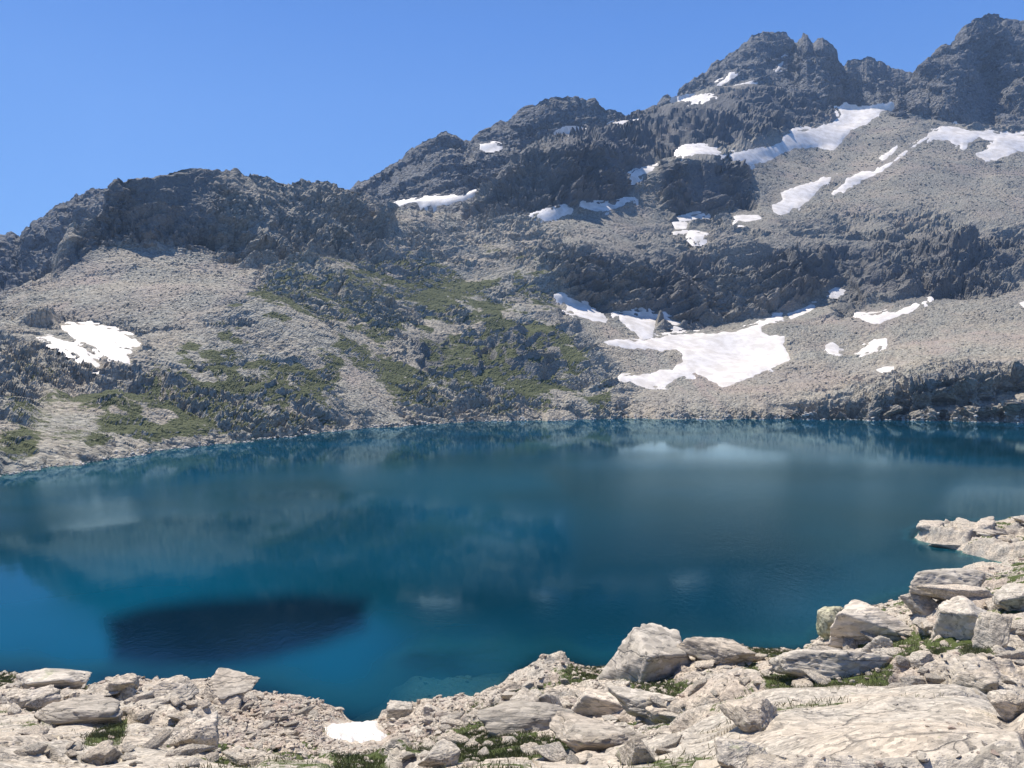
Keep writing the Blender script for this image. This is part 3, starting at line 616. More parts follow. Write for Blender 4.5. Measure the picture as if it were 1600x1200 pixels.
GR = [[(690,1150),(760,1135),(840,1150),(905,1158),(900,1172),(850,1180),(780,1190),(740,1200),(700,1190)],
      [(890,1048),(960,1040),(1040,1052),(1085,1065),(1075,1082),(1010,1080),(975,1068),(900,1072),(875,1066)],
      [(1380,985),(1430,985),(1480,1000),(1475,1040),(1420,1040),(1390,1010)], [(1190,1075),(1290,1068),(1400,1070),(1300,1082),(1200,1086)],
      [(1290,1080),(1340,1050),(1400,1052),(1390,1066),(1320,1072)], [(1500,1000),(1560,990),(1545,1040),(1500,1045)], [(1160,1010),(1250,1008),(1240,1035),(1180,1030)],
      [(0,1045),(30,1060),(15,1080),(-20,1090)], [(90,1082),(140,1070),(130,1082),(95,1092)], [(150,1140),(200,1130),(190,1175),(130,1180)],
      [(240,1095),(300,1085),(290,1105),(250,1110)], [(520,1180),(600,1185),(620,1215),(520,1215)], [(720,1120),(740,1105),(780,1110),(770,1130)],
      [(800,1080),(850,1085),(840,1105),(805,1100)], [(1130,1050),(1180,1035),(1190,1050),(1140,1070)], [(1450,830),(1600,840),(1700,830),(1600,870),(1500,870)],
      [(640,1165),(700,1160),(690,1180),(640,1178)]]
def fgrass(u, v, p):
    r = blob(GR, 9, u, v)
    n = fbm(p, 3.2, 4, 611).reshape(u.shape)
    return np.clip(r * 1.0 + .55 * sstep(.56, .68, n) * sstep(1, 3, p[:, 2].reshape(u.shape)), 0, 1)
SLAB = [[(1060,1215),(1090,1120),(1180,1085),(1300,1072),(1420,1070),(1520,1082),(1570,1110),(1610,1215)], [(-40,1215),(-40,1100),(60,1105),(180,1120),(230,1160),(330,1190),(420,1200),(400,1230)],
        [(350,1215),(420,1185),(520,1195),(520,1230)], [(620,1230),(700,1195),(900,1175),(1060,1170),(1080,1230)]]
slabm = blob(SLAB, 12, Fu, Fv)
RUB = [[(380,1095),(480,1085),(560,1140),(640,1130),(760,1100),(700,1160),(560,1170),(420,1170),(330,1150)]]
rubm = blob(RUB, 15, Fu, Fv)
fg = fgrass(Fu, Fv, fp)
q = (fp @ rotm(.12, .15, .5).T) * np.array([.45, 1.0, 1.6]) + np.stack([noise(fp, 2.5, 700 + i) - .5 for i in range(3)], -1) * 1.3
disp = np.zeros(len(fp)); Df = fp[:, 1]
lr = (.75 + .5 * fbm(fp, 9, 2, 12)) * (1 - .85 * fg.reshape(-1))
for k, (L, a) in enumerate([(7.5, .12), (3.2, .22), (1.4, .30), (.6, .32), (.26, .28)]):
    fade = sstep(1.0, 2.5, L * F / Df / 3.5)
    if fade.max() < .01: continue
    h, e = facet(q, L, 2000 + k * 31, k={7.5: 12, 3.2: 40, 1.4: 40}.get(L, 45))
    m = 1.0
    if True: m = 1 - (.7 if L > 5 else .86 if L > 2 else .90) * slabm.reshape(-1)
    if L > 2: m = m * (1 - .6 * rubm.reshape(-1))
    disp += m * lr * fade * (a * L * h - a * L * .28 * (1 - sstep(0, .16, e)) * (L < 4))
disp *= 1 + .6 * sstep(7.0, 8.0, np.repeat(FORE.band, len(FORE.U)))
disp += (fbm(fp, 14, 3, 15) - .5) * 1.2
near = sstep(2, 7, Df)
bandf = np.repeat(FORE.band, len(FORE.U))
under = sstep(7.0, 8.0, bandf)
dg = disp.reshape(Fu.shape); gr = np.abs(np.gradient(dg, axis=0)) * 1.0
kern = np.array([1, 2, 3, 4, 5, 4, 3, 2, 1.]); kern /= kern.sum()
def bl(a):
    r_ = np.zeros_like(a); pa = np.pad(a, ((0, 0), (4, 4)), mode='edge')
    for i_, k_ in enumerate(kern): r_ += k_ * pa[:, i_:i_ + a.shape[1]]
    return r_
gm = np.maximum.reduce([gr, np.roll(gr, 1, 0), np.roll(gr, -1, 0), np.roll(gr, 2, 0), np.roll(gr, -2, 0)])
wb = np.clip(bl(bl(sstep(.015, .06, gm))) * 1.6, 0, 1)
disp = (dg * (1 - wb) + bl(bl(dg)) * wb).reshape(-1)
NS = [(500,1128),(530,1124),(560,1122),(592,1122),(600,1138),(614,1148),(616,1175),(560,1188),(520,1185),(498,1170)]
nsm = blob([NS], 5, Fu, Fv).reshape(-1)
disp *= (1 - .9 * nsm)
disp *= .4 + .6 * sstep(9, 22, Df)
for L, wd, dp in ((5.0, .022, .16), (2.1, .03, .09)):
    _, e = facet(fp * np.array([.6, 1.0, .4]) @ rotm(0, 0, .5).T + np.stack([noise(fp, 2.0, 730 + i) - .5 for i in range(3)], -1) * .7, L, 2500 + int(L * 10))
    disp -= slabm.reshape(-1) * dp * (1 - sstep(0, wd, e)) * sstep(.42, .55, noise(fp, 4, 740)) * 1.8
disp += slabm.reshape(-1) * (.35 * sstep(.3, .7, fbm(fp, 3.5, 3, 818)) - .1)
disp *= near * (1 - .55 * under)
FORE.P.reshape(-1, 3)[:, 2] += disp
fg = np.maximum(fg, (.85 * sstep(.02, -.22, disp) * sstep(.46, .56, fbm(fp, 2.6, 4, 640)) * sstep(1.2, 3, fp[:, 2]) * sstep(9, 14, Df) * (1 - slabm.reshape(-1))).reshape(fg.shape))
nz = gnormals(FORE.P)[..., 2].reshape(-1)
mask = np.zeros((len(fp), 4), f4); mask[:, 3] = 1; mask[:, 0] = fg.reshape(-1) * sstep(.45, .75, nz); mask[:, 0] = np.where(FORE.P[..., 2].reshape(-1) < .3, 0, mask[:, 0])
mask[:, 1] = .8 * sstep(.1, -.6, FORE.P[..., 2].reshape(-1))
mask[:, 2] = np.clip(.5 * rubm.reshape(-1) * sstep(.4, .6, fbm(fp, 2.5, 3, 31)) + .25 * sstep(.58, .7, fbm(fp, 6, 4, 33)), 0, 1)
o = mesh_obj('rocky_ground', FORE.P.reshape(-1, 3), grid_faces(*Fu.shape), M_fore, True, {'mask': mask}); tag(o, kind='structure')
SH['fore'] = FORE
print('fore', FORE.P.shape, time.time() - T00)

# rocky point reaching into the lake on the right
def point_land():
    xs = np.arange(50, 125, .16); ys = np.arange(92, 156, .22); X, Y = np.meshgrid(xs, ys)
    p = np.stack([X, Y, X * 0], -1).reshape(-1, 3)
    # tip at u=1430 v~830 (D~133) widening to the right
    cx = 65.0; tipd = (X - cx)
    cy = 124 - (X - 70) * .02; hw = np.where(tipd > 0, np.sqrt(np.maximum(tipd, 0)) * 3.6, tipd * 2.0)
    hw = np.minimum(hw, 15)
    e = hw + np.where(Y < cy, 3.2 * np.maximum(X - 66, 0), 0) - np.abs(Y - cy) + (fbm(p, 7, 4, 91).reshape(X.shape) - .5) * 9
    z = -14 + 14.1 * sstep(-13, 2, e) ** .6 + 1.9 * sstep(0, 9, e) + .035 * np.maximum(X - 85, 0)
    q = (p @ rotm(.2, .25, .5).T) * np.array([.6, 1.1, 1.8]); dd = 0
    for k, (L, a) in enumerate([(5, .2), (2.2, .32), (1.0, .32)]):
        h, ed = facet(q, L, 3000 + k * 31); dd = dd + a * L * h - a * L * .3 * (1 - sstep(0, .1, ed))
    z = z + dd.reshape(X.shape)
    P = np.stack([X, Y, z], -1); n = gnormals(P)[..., 2]
    m = np.zeros((X.size, 4), f4); m[:, 3] = 1; m[:, 1] = 1.3 * sstep(.0, -.6, z).reshape(-1); m[:, 0] = (sstep(.5, .62, fbm(p, 5, 3, 95)).reshape(X.shape) * sstep(.75, .9, n) * sstep(.6, 1.2, z)).reshape(-1)
    o = mesh_obj('rocky_point', P.reshape(-1, 3), grid_faces(*X.shape), M_fore, True, {'mask': m}); tag(o, kind='structure')
    return xs, ys, z
PX, PY, PZ = point_land()

# ------------------------------------------------------------------ lake
def water_material():
    m, t = nt('lake water'); b = NB(t)
    out = b.n('ShaderNodeOutputMaterial'); co = b.n('ShaderNodeNewGeometry').outputs['Position']
    at = b.n('ShaderNodeVertexColor', layer_name='mask'); at2 = b.n('ShaderNodeVertexColor', layer_name='lake_tint'); sp = b.n('ShaderNodeSeparateColor'); b.l(at.outputs[0], sp.inputs[0])
    opac, dark, ruf = sp.outputs[0], sp.outputs[1], sp.outputs[2]
    n = b.noise(co, .012, 3, .5)
    deep = b.mix(b.step(n, .35, .65), (.0005, .029, .046, 1), (.0005, .050, .092, 1))
    deep = b.mix(b.math('MULTIPLY', ruf, .8), deep, (.003, .031, .036, 1))
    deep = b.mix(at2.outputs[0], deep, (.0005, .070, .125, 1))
    shal = b.mix(b.step(opac, .8, .99), (.004, .056, .080, 1), deep)
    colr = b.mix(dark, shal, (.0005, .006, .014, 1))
    dif = b.n('ShaderNodeBsdfDiffuse'); b.l(colr, dif.inputs[0])
    tr = b.n('ShaderNodeBsdfTransparent'); tr.inputs[0].default_value = (.5, .82, .86, 1)
    body = b.n('ShaderNodeMixShader'); b.l(opac, body.inputs[0]); b.l(tr.outputs[0], body.inputs[1]); b.l(dif.outputs[0], body.inputs[2])
    mp = b.n('ShaderNodeMapping'); b.l(co, mp.inputs[0]); mp.inputs['Scale'].default_value = (1.3, .65, 1)
    w1 = b.noise(mp.outputs[0], 1.1, 3, .6); w2 = b.noise(mp.outputs[0], .22, 2, .5)
    w3 = b.noise(mp.outputs[0], 3.6, 3, .6); w1 = b.math('ADD', w1, b.math('MULTIPLY', w3, .55))
    h = b.math('ADD', b.math('MULTIPLY', w1, b.math('ADD', .005, b.math('MULTIPLY', ruf, .17))), b.math('MULTIPLY', w2, .014))
    bm = b.n('ShaderNodeBump'); bm.inputs['Strength'].default_value = 1.0; bm.inputs['Distance'].default_value = .6; b.l(h, bm.inputs['Height'])
    gl = b.n('ShaderNodeBsdfGlossy'); gl.inputs['Roughness'].default_value = .05; b.l(bm.outputs[0], gl.inputs['Normal']); gl.inputs[0].default_value = (.56, .82, .95, 1)
    b.l(b.math('ADD', .03, b.math('MULTIPLY', ruf, .05)), gl.inputs['Roughness'])
    fr = b.n('ShaderNodeFresnel'); fr.inputs['IOR'].default_value = 1.33
    mx = b.n('ShaderNodeMixShader'); b.l(b.math('MULTIPLY', b.math('POWER', fr.outputs[0], 1.25), .95), mx.inputs[0]); b.l(body.outputs[0], mx.inputs[1]); b.l(gl.outputs[0], mx.inputs[2])
    b.l(mx.outputs[0], out.inputs[0]); return m
xb = np.linspace(-500, 900, 60); yb = np.linspace(20, 640, 50); XB, YB = np.meshgrid(xb, yb)
pb = np.stack([XB, YB, -11 + 2 * np.sin(XB / 31) * np.sin(YB / 23)], -1)
tag(mesh_obj('lake_bed', pb.reshape(-1, 3), grid_faces(*XB.shape), plain('lake_tint', (.05, .07, .065), (.09, .11, .10), .2)), kind='structure')  # bed of dark silt
def build_water():
    U = np.concatenate([np.arange(-700, -40, 20), np.arange(-40, 1640, 8), np.arange(1640, 2301, 20)])
    t = np.linspace(0, 1, 150); D = 45 + 620 * t ** 1.9
    UU, DD = np.meshgrid(U, D); P = np.stack([(UU - 800) / F * DD, DD, DD * 0], -1)
    p0 = P.reshape(-1, 3)
    # bed below
    bed = np.full(UU.shape, -30.0)
    for j, u in enumerate(U):
        c = min(max(np.searchsorted(FORE.U, u), 0), len(FORE.U) - 1)
        bed[:, j] = np.interp(D, FORE.P[:, c, 1], FORE.P[:, c, 2], right=-30)
        c = min(max(np.searchsorted(MAIN.U, u), 0), len(MAIN.U) - 1)
        b2 = np.interp(D, MAIN.P[:14, c, 1], MAIN.P[:14, c, 2], left=-30)
        bed[:, j] = np.maximum(bed[:, j], b2)
    # point
    ix = np.clip(np.searchsorted(PX, P[..., 0]), 0, len(PX) - 1); iy = np.clip(np.searchsorted(PY, P[..., 1]), 0, len(PY) - 1)
    inside = (P[..., 0] > PX[0]) & (P[..., 0] < PX[-1]) & (P[..., 1] > PY[0]) & (P[..., 1] < PY[-1])
    ex = P[..., 0]; 
    bed = np.where(inside, np.maximum(bed, np.minimum(PZ[iy, ix], 0) ), bed)
    dep = np.maximum(-bed, 0)
    dep = dep * (.6 + .8 * fbm(p0, 6, 3, 421).reshape(dep.shape)); op = 1 - np.exp(-dep / 1.9); op = np.clip(op * 1.02, .12, 1)
    u, v = pix(P)
    p = P.reshape(-1, 3)
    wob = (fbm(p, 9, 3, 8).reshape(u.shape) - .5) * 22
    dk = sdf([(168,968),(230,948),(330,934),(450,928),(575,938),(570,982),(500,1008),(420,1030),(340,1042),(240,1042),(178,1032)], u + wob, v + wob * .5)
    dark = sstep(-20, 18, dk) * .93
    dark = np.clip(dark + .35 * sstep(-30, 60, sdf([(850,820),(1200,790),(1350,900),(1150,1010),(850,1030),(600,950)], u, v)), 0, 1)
    ruf = .45 * sstep(260, 170, P[..., 1]) * sstep(.42, .62, fbm(p * np.array([.4, 1, 1]), 60, 3, 19).reshape(u.shape)) + .55 * sstep(-20, 30, sdf([(700,715),(1250,712),(1500,740),(1450,820),(1300,880),(900,900),(880,800),(600,770)], u, v))
    lum = .55 * sstep(-60, 110, sdf([(-400,900),(300,850),(620,960),(660,1150),(-400,1150)], u + wob, v)) + .5 * sstep(-25, 25, sdf([(520,745),(700,722),(850,735),(870,765),(700,790),(560,775)], u + wob, v + wob * .3))  # stronger teal in two soft regions, near left and far middle
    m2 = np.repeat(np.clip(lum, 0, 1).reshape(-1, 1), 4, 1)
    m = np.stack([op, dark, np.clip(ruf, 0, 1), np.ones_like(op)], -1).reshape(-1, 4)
    o = mesh_obj('lake_water', p, grid_faces(*u.shape), water_material(), True, {'mask': m, 'lake_tint': m2}); tag(o, kind='structure')
build_water()

# ------------------------------------------------------------------ boulders
import bmesh
def ico(sub):
    bm = bmesh.new(); bmesh.ops.create_icosphere(bm, subdivisions=sub, radius=1.0)
    bm.verts.ensure_lookup_table()
    V = np.array([v.co[:] for v in bm.verts]); Fx = np.array([[v.index for v in f.verts] for f in bm.faces]); bm.free(); return V, Fx
ICO = {k: ico(k) for k in (1, 2, 4, 5)}
def rock_shape(seed, sub=4, planes=11, flat=.62, soft=28, rough=.05, elong=1.0, pl=None):
    r = np.random.default_rng(seed); V, Fx = ICO[sub]
    n = r.normal(size=(planes, 3)); n /= np.linalg.norm(n, axis=1, keepdims=True)
    n = np.vstack([n, [[0, 0, 1]] + r.normal(size=(1, 3)) * .15, [[0, 0, -1]]]); n /= np.linalg.norm(n, axis=1, keepdims=True)
    d = np.concatenate([r.uniform(.62, 1.0, planes), [.72], [.8]])
    if pl is not None:
        n = np.array([q_[:3] for q_ in pl], float); n /= np.linalg.norm(n, axis=1, keepdims=True); d = np.array([q_[3] for q_ in pl])
    x = np.maximum(V @ n.T, 1e-3) / d                      # 1/distance along the ray
    mxx = x.max(1); inv = mxx * (np.sum((x / mxx[:, None]) ** soft, 1)) ** (1 / soft)
    R = 1 / np.maximum(inv, .35)
    P = V * R[:, None]
    if sub > 2:
        h, e = facet(P + seed * 3.1, .62, seed, k=90); h2, e2 = facet(P * np.array([1, 1, 2.2]) + seed * 1.7, .3, seed + 3, k=80)
        P = P * (1 + rough * (h * 2.0 - 1.0 * (1 - sstep(0, .07, e)) + h2 * 1.2 - .35 * (1 - sstep(0, .08, e2)) + (fbm(P + seed, .5, 3, seed) - .5)))[:, None]
    P = P * np.array([elong, 1 / math.sqrt(elong), flat * 1.15])
    return P, Fx
def set_rock(name, P, Fx, loc, rz, sc, mat, tilt=(0, 0)):
    m = np.zeros((len(P), 4), f4); m[:, 3] = 1
    o = mesh_obj(name, P, Fx, mat, True, {'mask': m}); o.location = loc; o.rotation_euler = (tilt[0], tilt[1], rz); o.scale = sc
    return o
def ground(u, v):
    D = FORE.lookup([u], [v])[0]; p = world(np.array(float(u)), np.array(float(v)), D); return p
def lm(u, vb, wpx, hpx, seed, label, cat='boulder', name='boulder', planes=10, elong=1.0, rz=0, depth=1.0, tilt=(0, 0), soft=30, sub=5, rough=.04, sink=.32, pl=None):
    """landmark rock: visible foot at (u,vb), wpx wide and hpx tall in photo pixels"""
    p = ground(u, vb); D = p[1]; w = wpx * D / F; h = hpx * D / F
    P, Fx = rock_shape(seed, sub, planes, .62, soft, rough, elong, pl)
    P = P / np.array([np.ptp(P[:, 0]), np.ptp(P[:, 1]), np.ptp(P[:, 2])])
    w *= 1.1; hh = h * .77 / (1 - sink)
    o = set_rock(name, P, Fx, (p[0], p[1] + w * depth * .35, p[2] + hh * (.5 - sink)), rz, (w, w * depth, hh), M_bould, tilt)
    tag(o, label, cat); return o
lm(1035,1066,165,86,501,'biggest split boulder standing on the near shore with dark front face',soft=70,depth=.8,pl=[(-.75,-.25,.6,.66),(.22,-.2,.95,.42),(.35,-.93,-.12,.42),(-.7,-.7,.12,.72),(.9,-.1,.4,.8),(.7,-.6,.5,.78),(0,1,.2,.9),(-.5,.8,.3,.8),(0,0,-1,.8),(.1,-.6,.8,.62)])
lm(1135,1036,90,34,502,'low cracked block leaning against the biggest shore boulder',rz=.4)
lm(1312,990,52,50,503,'rounded boulder with yellow green lichen at the water edge',soft=14)
lm(1375,1002,140,60,504,'broad pale ledge rock right of the lichen boulder',depth=.7)
lm(1310,1062,170,48,505,'long humped grey slab above the grassy hollow',soft=20,depth=.6)
lm(1495,932,130,44,506,'smooth rounded whaleback rock at the cove',soft=14,depth=.7)
lm(1450,955,50,38,507,'tall pale block beside the whaleback rock')
lm(1525,1000,80,66,508,'angular upright rock with dark shaded left face',soft=70,pl=[(-.8,-.6,-.15,.5),(-.1,-.9,-.1,.6),(.8,-.5,.1,.7),(-.3,0,.95,.7),(.4,-.3,.85,.72),(0,1,.1,.9),(0,0,-1,.8),(.9,.3,.2,.8),(-.9,.5,.2,.8)])
lm(1575,1012,50,66,509,'pale leaning pillar rock near the right edge',planes=7,soft=60,tilt=(0,.3))
lm(1592,955,60,44,510,'dark grey block at the right edge above the cove')
lm(1385,1022,45,32,511,'small angular rock throwing a shadow onto pale ground',planes=7,soft=60)
lm(1545,1085,70,30,512,'flat pale block right of the great slab')
lm(1590,1120,60,40,513,'rounded pale stone in the gap at the right edge',soft=16)
lm(1180,1140,90,40,514,'low hump at the left shoulder of the great slab',soft=16)
lm(1150,1200,90,30,515,'dark lichened block at the bottom edge of the photo',planes=7,soft=60)
lm(855,1120,60,40,517,'square pale block above the grass strip',planes=6,soft=60)
lm(925,1122,120,42,518,'rounded twin-topped pale rock left of the grassy hollow',soft=16,depth=.6)
lm(1020,1125,110,38,519,'flat pale slab right of the twin-topped rock',depth=.7)
lm(820,1145,150,38,520,'long low slab lying above the big grass strip',depth=.6,soft=20)
lm(930,1172,170,32,521,'wide flat slab between grass strip and great slab',depth=.6,soft=20)
lm(1035,1128,50,24,522,'small dome-shaped stone in the rock gap',soft=12)
lm(690,1200,60,30,523,'round pale stone at the foot of the grass strip',soft=12)
lm(635,1120,40,20,524,'pair-like pale block at the water edge beside the snow',planes=7)
lm(668,1120,34,18,525,'small dark-sided block near the waterline snow',planes=7)
lm(820,1110,50,26,526,'tilted pale block on the shore slope',planes=7,tilt=(.2,.2))
lm(1000,1195,60,44,527,'ribbed upright rock beside the bottom grass',planes=8,soft=50)
lm(65,1078,130,30,601,'smooth pale dome rock topping the left shore',soft=14,depth=.6)
lm(197,1080,44,24,602,'blocky knob with dark left side on the left shore',planes=8)
lm(255,1086,60,22,603,'tilted block right of the blocky knob',planes=8)
lm(345,1090,80,26,604,'broken ledge rock at the end of the left outcrop',planes=8)
lm(300,1172,70,42,605,'grey boulder with shaded right side in the left rubble',planes=8,soft=40)
lm(110,1130,140,34,606,'long smooth slab crossing the left outcrop',soft=16,depth=.5)
lm(155,1195,50,26,607,'pointed stone at the bottom left outcrop',planes=7)
lm(360,1105,40,22,608,'wedge stone above the left rubble',planes=7)
lm(20,1110,60,24,609,'flat stone at the left edge of the photo')
lm(1465,842,62,24,610,'flat layered rock at the tip of the rocky point',planes=8,depth=.7) if False else None
next(o_ for o_ in C.objects if 'yellow green lichen' in o_.get('label', '')).data.materials[0] = M_lichen
print('landmarks', time.time() - T00)
# repeats: blocks of several shapes, scattered by zone
protos = []
for i in range(12):
    P, Fx = rock_shape(40 + i, 4, 9 + i % 5, .6, (30, 60, 80)[i % 3], .04, 1.0 + .25 * (i % 3)); protos.append((P, Fx))
pm = []
for P, Fx in protos:
    mk = np.zeros((len(P), 4), f4); mk[:, 3] = 1
    o_ = mesh_obj('boulder', P, Fx, M_bould, True, {'mask': mk}); pm.append(o_.data); bpy.data.objects.remove(o_)
def scatter(poly, n, smin, smax, label, group, on=None, seed=0, z0=None, name='boulder', flat=1.0, avoid_grass=True):
    r = np.random.default_rng(seed); a = np.array(poly, float); k = 0; tries = 0
    while k < n and tries < n * 30:
        tries += 1
        u = r.uniform(a[:, 0].min(), a[:, 0].max()); v = r.uniform(a[:, 1].min(), a[:, 1].max())
        if sdf(poly, np.array([u]), np.array([v]))[0] < 0: continue
        p = ground(u, v)
        if p[2] < -.2 or sdf(NS, np.array([u]), np.array([v]))[0] > -12: continue
        s = (smin * (smax / smin) ** (r.random() ** 1.7)) * p[1] / F * .5       # half size from photo pixels
        o = bpy.data.objects.new(name, pm[r.integers(12)]); C.objects.link(o)
        o.location = (p[0], p[1], p[2] + s * .12); o.rotation_euler = (r.uniform(-.3, .3), r.uniform(-.3, .3), r.uniform(0, 6.28))
        o.scale = (s * r.uniform(.8, 1.3), s * r.uniform(.8, 1.3), s * r.uniform(.6, 1.15) * flat)
        tag(o, label, 'boulder', group); k += 1
scatter([(0,1060),(380,1075),(400,1120),(420,1200),(0,1200)], 60, 12, 42, 'pale broken granite boulder of the bottom left outcrop', 'boulders of the left outcrop', seed=1)
scatter([(370,1085),(480,1090),(560,1135),(500,1180),(380,1170)], 40, 9, 22, 'pale stone of the loose rubble left of the waterline snow', 'stones of the shore rubble', seed=2)
scatter([(610,1115),(760,1090),(850,1050),(930,1060),(1060,1090),(1050,1190),(620,1200)], 75, 10, 40, 'pale granite boulder between the grass strips of the centre shore', 'boulders of the centre shore', seed=3)
scatter([(1060,1020),(1260,1020),(1440,935),(1490,900),(1600,880),(1600,1070),(1100,1085)], 75, 12, 42, 'pale granite boulder behind the great slab', 'boulders of the right shore', seed=4)
rp = np.random.default_rng(31); kk = 0
while kk < 24:
    x_, y_ = rp.uniform(66, 92), rp.uniform(106, 136); z_ = PZ[np.searchsorted(PY, y_), np.searchsorted(PX, x_)]
    if z_ < -.3: continue
    s_ = rp.uniform(.6, 2.0); o = bpy.data.objects.new('boulder', pm[kk % 12]); C.objects.link(o); o.location = (x_, y_, z_ + .1 * s_); o.rotation_euler = (0, 0, rp.uniform(0, 6))
    o.scale = (s_ * 1.3, s_, s_ * .6); tag(o, 'flat pale rock lying on the low point that reaches into the lake', 'boulder', 'rocks of the low point'); kk += 1
print('scatter', time.time() - T00)

# the loose stuff, one mesh each
def stones(name, pts, sizes, mat, seed, kindlabel, sub=1, flat=.7):
    r = np.random.default_rng(seed); V0, F0 = ICO[sub]; nv = len(V0)
    vars_ = [rock_shape(900 + i, sub, 8, flat, 30)[0] for i in range(10)]
    N = len(pts); vi = r.integers(0, 10, N); VV = np.zeros((N, nv, 3)); A = r.uniform(0, 6.28, N)
    B = np.stack(vars_)[vi]; sc = sizes[:, None, None] * r.uniform(.7, 1.3, (N, 1, 3)); B = B * sc
    ca, sa = np.cos(A)[:, None], np.sin(A)[:, None]
    X = B[..., 0] * ca - B[..., 1] * sa; Y = B[..., 0] * sa + B[..., 1] * ca
    tl = r.uniform(-.4, .4, N)[:, None]; Z = B[..., 2] + X * tl
    VV = np.stack([X, Y, Z], -1) + pts[:, None, :]
    FF = (F0[None] + (np.arange(N) * nv)[:, None, None]).reshape(-1, 3)
    mk = np.zeros((N * nv, 4), f4); mk[:, 3] = 1; mk[:, 2] = np.repeat(r.random(N) ** 3 * .6, nv)
    o = mesh_obj(name, VV.reshape(-1, 3), FF, mat, False, {'mask': mk}); tag(o, kindlabel, name.replace('_', ' '), kind='stuff'); return o
def grid_sample(S, weight, n, seed, P=None):
    r = np.random.default_rng(seed); P = S.P if P is None else P
    w = weight.reshape(-1).astype(float); w /= w.sum(); idx = r.choice(len(w), n, p=w)
    nc_ = P.shape[1]; i, j = idx // nc_, idx % nc_; i = np.clip(i, 0, P.shape[0] - 2); j = np.clip(j, 0, nc_ - 2)
    t, s = r.random(n)[:, None], r.random(n)[:, None]
    return P[i, j] * (1 - t) * (1 - s) + P[i + 1, j] * t * (1 - s) + P[i, j + 1] * (1 - t) * s + P[i + 1, j + 1] * t * s
infr = ((Fu > -60) & (Fu < 1660) & (Fv < 1260)).astype(float)
wf = (1 - blob([NS[:6] + [(606,1162),(560,1166),(530,1162),(504,1156)]], 3, Fu, Fv)) * (.28 + 1.2 * rubm + .35 * sstep(.5, .62, fbm(fp, 4, 3, 66)).reshape(Fu.shape)) * (1 - .93 * slabm) * infr * (bandf.reshape(Fu.shape) > 1.5) * (FORE.P[..., 2] > -2.5)
pts = grid_sample(FORE, wf, 30000, 5)
r5 = np.random.default_rng(8); sz = (1.8 + 8 * r5.random(len(pts)) ** 5) * np.clip(pts[:, 1], 12, 80) / F * .5; sz = np.minimum(sz, .38); pts[:, 2] += sz * .15
stones('rubble', pts, sz, M_bould if False else M_fore, 6, 'loose pale stones strewn between the boulders of the near shore', 2)
# talus on the mountainside, broken blocks one can just tell apart
inm = ((Pu > -60) & (Pu < 1660) & (MAIN.band[:, None] > 1.02) & (MAIN.band[:, None] < 10)).astype(float)
pz = MAIN.P2[..., 1]
wm = np.maximum(0, inm) * (.25 + .9 * screem) * (1 - snowm) * (1 - .6 * cliffm) * (1 - .7 * np.clip(grassm, 0, 1))
pts = grid_sample(MAIN, wm, 60000, 9, MAIN.P2)
sz = (.9 + 3.4 * r5.random(len(pts)) ** 6) * pts[:, 1] / F * .5; pts[:, 2] -= sz * .12
stones('scree', pts, sz, M_slope, 10, 'grey scree and broken blocks strewn over the mountainside', 1, .5)
# bright stones along the far waterline
ur = r5.uniform(-60, 1660, 1500); ci = np.clip(np.searchsorted(MAIN.U, ur), 0, nc - 1); rowi = r5.integers(7, 14, 1500)
pts = MAIN.P2[rowi, ci]; pts[:, 2] = np.maximum(pts[:, 2], .1); sz = (1.5 + 5 * r5.random(1500) ** 3) * pts[:, 1] / F * .5
stones('shore_stones', pts, sz, M_shorestone, 11, 'line of pale stones along the far waterline', 1)
print('stones', time.time() - T00)
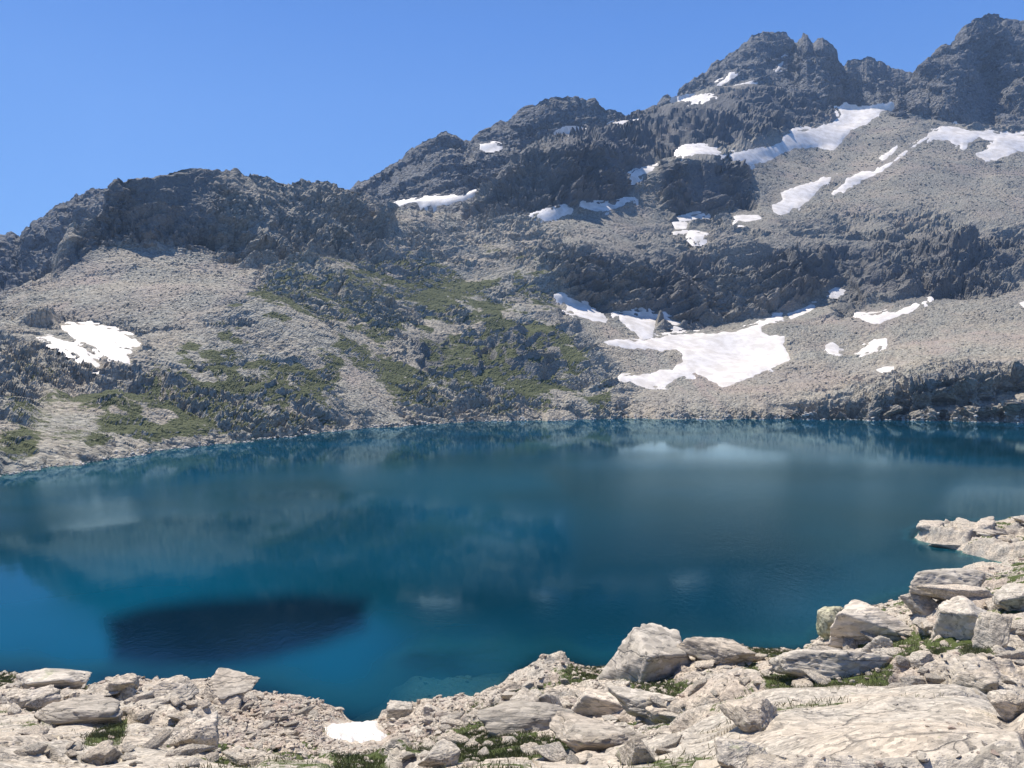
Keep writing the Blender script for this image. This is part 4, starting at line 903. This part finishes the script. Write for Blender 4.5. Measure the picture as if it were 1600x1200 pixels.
# grass blades
def grass():
    w = (fg * sstep(.5, .8, nz).reshape(Fu.shape) * infr * (FORE.P[..., 2] > .6) * (bandf.reshape(Fu.shape) > 1.5))
    w = w * (.2 + blob(GR, 9, Fu, Fv))
    N = 80000; pts = grid_sample(FORE, w, N, 77); r = np.random.default_rng(3)
    D = pts[:, 1]; hh = r.uniform(.05, .16, N) * (.6 + D / 60); ww = np.maximum(.006, .55 * D / F / 2) * r.uniform(.7, 1.4, N)
    a = r.uniform(0, 6.28, N); lx, ly = r.normal(0, .4, N) * hh, r.normal(0, .4, N) * hh
    dx, dy = np.cos(a) * ww, np.sin(a) * ww
    A = pts + np.stack([-dx, -dy, -.02 + 0 * a], -1); B = pts + np.stack([dx, dy, -.02 + 0 * a], -1)
    Cc = pts + np.stack([dx * .7 + lx * .5, dy * .7 + ly * .5, hh * .6], -1); T = pts + np.stack([lx, ly, hh], -1)
    V = np.stack([A, B, Cc, T], 1).reshape(-1, 3); Fx = np.arange(N * 4).reshape(N, 4)
    o = mesh_obj('grass', V, Fx, M_grass, False); tag(o, 'short alpine grass growing in the hollows between the rocks', 'grass', kind='stuff')
grass()
# snow by the near waterline
snow('fore', [(506,1136),(530,1130),(560,1127),(588,1126),(592,1140),(608,1148),(600,1156),(560,1160),(530,1156),(510,1150)], 'last small snow patch beside the near waterline', step=1.2, T=.2, mat=M_snow_s, edge=4, wob=3)

# ------------------------------------------------------------------ haze
def haze():
    x0, x1, y0, y1, z0, z1 = -1500, 2700, -60, 2800, -34, 1050
    V = np.array([[x, y, z] for x in (x0, x1) for y in (y0, y1) for z in (z0, z1)], float)
    Fx = np.array([[0, 1, 3, 2], [4, 6, 7, 5], [0, 4, 5, 1], [2, 3, 7, 6], [0, 2, 6, 4], [1, 5, 7, 3]])
    m, t = nt('mountain air'); b = NB(t); out = b.n('ShaderNodeOutputMaterial'); pv = b.n('ShaderNodeVolumePrincipled')
    pv.inputs['Color'].default_value = (.45, .66, 1.0, 1); pv.inputs['Density'].default_value = .00007; pv.inputs['Anisotropy'].default_value = .2
    b.l(pv.outputs[0], out.inputs['Volume'])
    o = mesh_obj('haze', V, Fx, m, False); tag(o, 'thin blue mountain air', 'haze', kind='stuff')
haze()
print('done', time.time() - T00)
